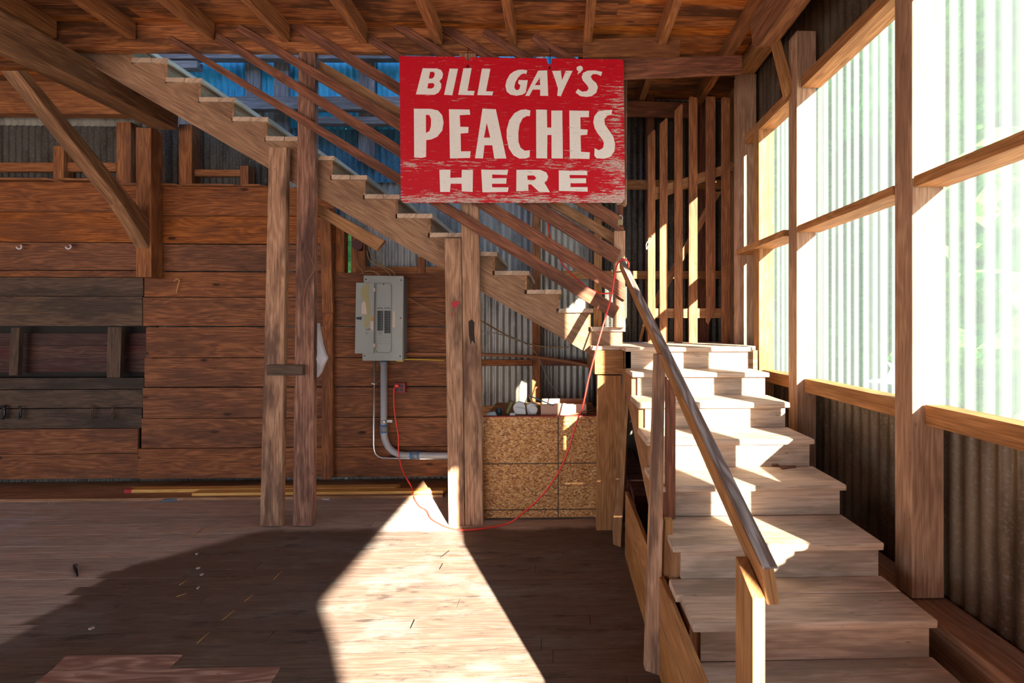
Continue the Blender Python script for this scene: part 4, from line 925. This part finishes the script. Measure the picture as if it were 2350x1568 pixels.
# cardboard box
MCARD = plain('cardboard', (0.62, 0.40, 0.29), 0.8, 0, 8, 0.12); MPINK = plain('pink_card', (0.52, 0.33, 0.30), 0.8)
cb = thing('cardboard_box', 'open cardboard box with a raised flap on the strand board bin', 'box', (PY(1290, 950, 4.7).x, 4.8, zs))
c0, c1 = PY(1240, 950, 4.58), PY(1347, 950, 4.58); hh = PY(1240, 930, 4.58).z
def cwall(nm, lo, hi, m_): 
    bm = newbm(); box(bm, lo, hi); mesh(nm, bm, m_, cb)
cwall('side_wall', (c0.x, 4.58, zs), (c1.x, 4.585, hh+0.01), MCARD); cwall('side_wall', (c0.x, 4.92, zs), (c1.x, 4.925, hh+0.01), MCARD)
cwall('end_wall', (c0.x, 4.58, zs), (c0.x+0.005, 4.925, hh+0.01), MCARD); cwall('end_wall', (c1.x-.005, 4.58, zs), (c1.x, 4.925, hh+0.01), MCARD); cwall('bottom', (c0.x, 4.58, zs), (c1.x, 4.925, zs+.004), MCARD)
cwall('flap', (c0.x, 4.93, hh), (c1.x, 4.94, PY(1240, 917, 4.93).z), MPINK)
bm = newbm(); front(bm, [(1241, 957), (1241, 930), (1268, 930), (1272, 926), (1298, 926), (1304, 931), (1304, 957)], 4.56, 0.004); mesh('flap', bm, MCARD, cb)
MWHT = plain('white_plastic', (0.66, 0.70, 0.70), 0.4); MCLR = plain('bluish_plastic', (0.45, 0.55, 0.62), 0.3)
def onshelf(px, Y): p = PY(px, 950, Y); p.z = zs; return p
def junk(name, label, cat): return thing(name, label, cat, onshelf(1190, 4.6), 'junk on the bin')
fl = junk('flood_light', 'white wedge-shaped work light lying on the bin', 'lamp')
bm = newbm(); front(bm, [(1178, 952), (1184, 934), (1205, 938), (1207, 952)], 4.56, 0.12); mesh('housing', bm, MWHT, fl, bevel=0.008)
bm = newbm(); p = PY(1192, 936, 4.60); tube(bm, [p+Vector((0, -.02, 0)), p+Vector((0.0, 0.03, 0))], 0.062, 22); mesh('round_back', bm, MWHT, fl, bevel=0.005)
sd = junk('white_sensor', 'white boxy sensor with a round face beside the cardboard box', 'fixture')
bm = newbm(); front(bm, [(1211, 952), (1208, 930), (1219, 925), (1231, 929), (1231, 952)], 4.60, 0.10); mesh('housing', bm, MWHT, sd, bevel=0.006)
bm = newbm(); p = PY(1224, 941, 4.58); tube(bm, [p, p+Vector((0, .03, 0))], 0.042, 18); mesh('round_face', bm, MWHT, sd, bevel=0.004)
bm = newbm(); p = onshelf(1145, 4.62); tube(bm, [p, p+Vector((0, 0, .055)), p+Vector((0, 0, .056)), p+Vector((0, 0, .075))], [.032, .032, .028, .028], 16); solo('black_jar', bm, plain('dark_jar', (0.02, 0.035, 0.06), 0.3), 'small black jar on the left of the bin', 'jar', 'junk on the bin', 0.002)
bm = newbm(); front(bm, [(1114, 955), (1118, 948), (1134, 946), (1140, 955)], 4.52, 0.06); solo('plastic_tray', bm, MCLR, 'low bluish plastic tray at the left end of the bin', 'tray', 'junk on the bin', 0.004)
bm = newbm(); front(bm, [(1160, 948), (1172, 921), (1178, 923), (1166, 951)], 4.60, 0.05); solo('tool_case', bm, plain('olive', (0.16, 0.17, 0.04), 0.5), 'olive and black tool case tilted behind the work light', 'tool', 'junk on the bin', 0.003)
bm = newbm(); front(bm, rect(1170, 949, 1182, 956), 4.52, 0.04); solo('small_carton', bm, MWHT, 'tiny white carton in front of the work light', 'carton', 'junk on the bin', 0.001)
bm = newbm(); tube(bm, smooth_path([PY(1214, 907, 4.62), PY(1218, 917, 4.6), PY(1226, 924, 4.58), PY(1241, 930, 4.575)], 4), 0.006, 8); solo('bent_rod', bm, MW['newpine'], 'bent wooden rod leaning on the cardboard box', 'rod', 'junk on the bin', 0)
bm = newbm(); tube(bm, [PY(1216, 909, 4.60), PY(1240, 919, 4.57), PY(1271, 931, 4.55)], [.006, .006, .004], 8); solo('blue_screwdriver', bm, plain('blue_tool', (0.03, 0.16, 0.30), 0.4), 'thin blue-handled tool lying across the cardboard box', 'tool', 'junk on the bin', 0)
bm = newbm(); tube(bm, [PY(1300, 956, 4.54), PY(1330, 948, 4.54), PY(1366, 938, 4.56)], 0.006, 8); tube(bm, [PY(1305, 957, 4.56), PY(1360, 946, 4.56)], 0.005, 8); solo('copper_rods', bm, MWB, 'thin copper coloured rods right of the cardboard box', 'rods', 'junk on the bin', 0)

# ================================================================== SMALL THINGS
# plastic bag
q = NB('bag_plastic'); tr = q.n('ShaderNodeBsdfTranslucent'); tr.inputs[0].default_value = (0.85, 0.85, 0.9, 1); df = q.n('ShaderNodeBsdfPrincipled'); df.inputs['Base Color'].default_value = (0.82, 0.82, 0.88, 1); df.inputs['Roughness'].default_value = 0.35
mx = q.n('ShaderNodeMixShader'); mx.inputs[0].default_value = 0.6; q.l(tr.outputs[0], mx.inputs[1]); q.l(df.outputs[0], mx.inputs[2]); q.l(mx.outputs[0], q.out.inputs[0])
bm = newbm()
prof = [(742, 728, 724), (760, 733, 724), (790, 740, 720), (812, 747, 718), (822, 752, 718), (828, 749, 718), (840, 741, 718), (855, 736, 718), (866, 728, 718)]
rings = []
for y, xr, xl in prof:
    c = PY((xr+xl)/2, y, 4.45); hw = (PY(xr, y, 4.45)-PY(xl, y, 4.45)).length/2+0.005
    ring = []
    for k in range(20):
        a = 2*math.pi*k/20; rr = 1+0.22*math.sin(5*a+y*0.05)+0.1*math.sin(9*a-y*.11)
        ring.append(bm.verts.new((c.x+hw*math.cos(a)*(0.9+0.1*rr), c.y+0.055*math.sin(a)*rr, c.z+random.uniform(-.006, .006))))
    rings.append(ring)
for a, b in zip(rings, rings[1:]):
    for k in range(20): f = bm.faces.new((a[k], a[(k+1) % 20], b[(k+1) % 20], b[k]))
bm.faces.new(rings[0]); bm.faces.new(rings[-1][::-1])
solo('plastic_bag', bm, q.m, 'crumpled white plastic bag hanging behind the tall dark left post', 'bag', bevel=0)
# long yellow boards on the floor by the wall
GB = 'new yellow boards on the floor'
def fl_board(x0, x1, y0, y1, z, h, label, px0cut=0.0):
    bm = newbm(); prism(bm, [(x0, y0, z), (x1, y0, z), (x1+0.02, y1, z), (x0+px0cut, y1, z)], (0, 0, h), (1, 0, 0)); solo('pine_board', bm, MW['newpine'], label, 'board', GB, 0.002)
zf = 0.03
xa1 = PZ(343, 1110, zf).x; xb1 = PZ(921, 1112, zf).x
fl_board(xa1, xb1, 5.20, 5.30, zf, 0.035, 'long yellow pine board lying at the wall, red-tipped at its left end')
fl_board(PZ(480, 1120, zf).x, PZ(1026, 1120, zf).x, 5.09, 5.19, zf, 0.03, 'second yellow pine board in front, running to the plank posts')
bm = newbm(); box(bm, (xa1-0.005, 5.198, zf), (xa1+0.07, 5.24, zf+0.037)); solo('red_tip', bm, MRED, 'red painted tip at the end of the long yellow board', 'paint mark', bevel=0)
# light replaced floor boards, foreground left
MFRESH = wood('fresh_floor_boards', (0.58, 0.38, 0.30), (0.28, 0.15, 0.11), (0.18, 0.11, 0.085), stain_amt=0.3, grain=1.7, knots=0.1, vary=0.1)
def floorpatch(px, label):
    bm = newbm(); prism(bm, [PZ(x, y, 0.001) for x, y in px], (0, 0, 0.003), (1, 0, 0)); solo('repair_board', bm, MFRESH, label, 'board', 'repair boards in the floor', 0.0)
floorpatch([(152, 1506), (420, 1504), (390, 1535), (118, 1540)], 'pinkish repair board in the floor, upper left one')
floorpatch([(116, 1541), (645, 1532), (618, 1575), (60, 1585)], 'pinkish repair board with bold grain at the bottom edge of the floor')
# small things on floor
def chip(px, py, dx, dy, dz, rot, mat, name, label, cat):
    p = PZ(px, py); bm = newbm(); box(bm, (-dx, -dy, 0.0), (dx, dy, dz)); bmesh.ops.rotate(bm, verts=bm.verts, matrix=Matrix.Rotation(rot, 3, 'Z'), cent=(0, 0, 0)); bmesh.ops.translate(bm, verts=bm.verts, vec=p)
    solo(name, bm, mat, label, cat, None, 0.002)
MSLATE = plain('slate_blue', (0.10, 0.16, 0.22), 0.6); MCHIP = plain('stone', (0.4, 0.36, 0.32), 0.8)
chip(390, 1150, 0.065, 0.014, 0.022, 0.35, MSLATE, 'metal_bar', 'small blue grey metal bar on the floor left of the posts', 'scrap')
chip(400, 1142, 0.02, 0.018, 0.012, 0.2, MBLK, 'dark_clip', 'dark clip behind the blue grey metal bar', 'scrap')
pn = thing('black_pen', 'black pen-like piece lying on the bare floor at left', 'pen', PZ(172, 1308))
bm = newbm(); tube(bm, [PZ(169, 1297, .008), PZ(173, 1307, .010), PZ(177, 1322, .007)], [.006, .011, .006], 8); mesh('barrel', bm, MBLK, pn)
chip(172, 1299, 0.012, 0.012, 0.012, 0.2, MSLATE, 'pen_clip', 'small dark clip at the tip of the black pen-like piece', 'scrap')
rn = random.Random(3)
for px, py, lb in ((114, 1156, 'pale pebble on the floor at far left'), (165, 1164, 'tiny pale chip near the far left pebble'), (452, 1273, 'grey stone chip in the middle of the dark floor'), (455, 1305, 'small pale chip below the grey stone chip'), (463, 1320, 'small pinkish chip on the dark floor'),
                   (455, 1351, 'greenish chip on the dark floor'), (403, 1136, 'tiny white chip beside the dark clip'), (210, 1444, 'pale crumb on the dark stained floor')):
    chip(px, py, rn.uniform(.006, .014), rn.uniform(.006, .012), rn.uniform(.006, .012), rn.uniform(0, 3), MCHIP, 'floor_chip', lb, 'debris')
for px, py, px2, py2, lb in ((436, 1236, 466, 1211, 'straw on the floor just left of the left post'), (412, 1343, 432, 1330, 'straw across the dark floor at left'), (405, 1370, 428, 1362, 'straw below the other on the dark floor'),
                             (561, 1381, 582, 1364, 'straw on the floor at mid left'), (510, 1424, 537, 1402, 'straw on the floor, lower left'), (452, 1477, 480, 1452, 'straw nearest the repair boards'), (628, 1330, 647, 1311, 'straw below the tall dark left post'),
                             (1009, 1307, 1016, 1294, 'dark twig in the sunlit patch'), (1011, 1280, 1031, 1264, 'dark splinter high in the sunlit patch'), (942, 1443, 951, 1423, 'dark splinter lower in the sunlit patch')):
    bm = newbm(); tube(bm, [PZ(px, py, .003), PZ(px2, py2, .003)], 0.0022, 5); solo('straw' if 'straw' in lb else 'splinter', bm, MW['newpine'] if 'straw' in lb else MBLK, lb, 'debris', None, 0)
for px, py in ((748, 1147), (800, 1143)):
    bm = newbm(); prism(bm, [PZ(px-9, py, .002), PZ(px+8, py+1, .002), PZ(px+9, py-3, .002), PZ(px-2, py-5, .002)], (0, 0, .006)); solo('paper_scrap', bm, MWHT, 'scrap of white paper on the floor '+('left' if px < 780 else 'right')+' of the other, behind the tall dark post', 'debris', None, 0)
# hinge on the fourth step
hg = thing('loose_hinge', 'rusty loose hinge lying on a step of the lower stair', 'hinge', PZ(1800, 1068, 0.95))
MRUST = plain('rust', (0.22, 0.09, 0.05), 0.6, 0.4)
bm = newbm(); prism(bm, [PZ(1781, 1066, .952), PZ(1818, 1064, .952), PZ(1828, 1073, .952), PZ(1795, 1077, .952)], (0, 0, .003)); mesh('leaf', bm, MRUST, hg)
for x, y in ((1778, 1067), (1794, 1064), (1810, 1062)):
    p = PZ(x, y, .96); bm = newbm(); tube(bm, [p-Vector((.02, 0, 0)), p+Vector((.02, -.003, 0))], .009, 10); mesh('knuckle', bm, MRUST, hg)
for px, py in ((1880, 995), (1845, 985), (1868, 1000), (1820, 992), (1896, 1004)):
    pass
# hooks
MHOOK = plain('white_hook', (0.75, 0.75, 0.78), 0.3)
for cx_, lb in ((44, 'small white hook at the far left of the plank wall'), (157, 'small white hook right of the other, under the diagonal brace')):
    bm = newbm(); tube(bm, smooth_path([PY(cx_+3, 563, 5.44), PY(cx_+5, 563, 5.40), PY(cx_+6, 566, 5.385), PY(cx_+3, 571, 5.38), PY(cx_-3, 571, 5.38), PY(cx_-6, 567, 5.38)], 4), 0.008, 8); solo('wall_hook', bm, MHOOK, lb, 'hook', 'white wall hooks', 0)
bm = newbm(); tube(bm, smooth_path([PY(405, 672, 5.42), PY(410, 650, 5.41), PY(412, 643, 5.41), PY(405, 641, 5.40), PY(400, 647, 5.40)], 5), 0.005, 6); solo('wire_hook', bm, MW['newpine'], 'thin straw-coloured wire hook on the orange planks', 'hook', None, 0)
MROPE = plain('leather', (0.10, 0.06, 0.035), 0.8)
for cx_, m_, lb in ((8, MBLK, 'black strap bundle nailed at the far left edge of the wall'), (46, MBLK, 'thin black strap beside the strap bundle'), (211, MROPE, 'brown twisted twine loop on the grey planks'), (258, MROPE, 'brown twine loop nearest the orange planks')):
    bm = newbm(); s = 1.6 if cx_ == 8 else 1
    tube(bm, smooth_path([PY(cx_+4*s, 932, 5.42), PY(cx_-4*s, 934, 5.40), PY(cx_+2*s, 938, 5.40), PY(cx_-2, 950, 5.40), PY(cx_-3, 962, 5.40), PY(cx_+2, 955, 5.39), PY(cx_+2*s, 940, 5.39)], 4), 0.012 if cx_ == 8 else 0.007, 6)
    solo('hanging_strap', bm, m_, lb, 'strap', 'straps on the grey planks', 0)
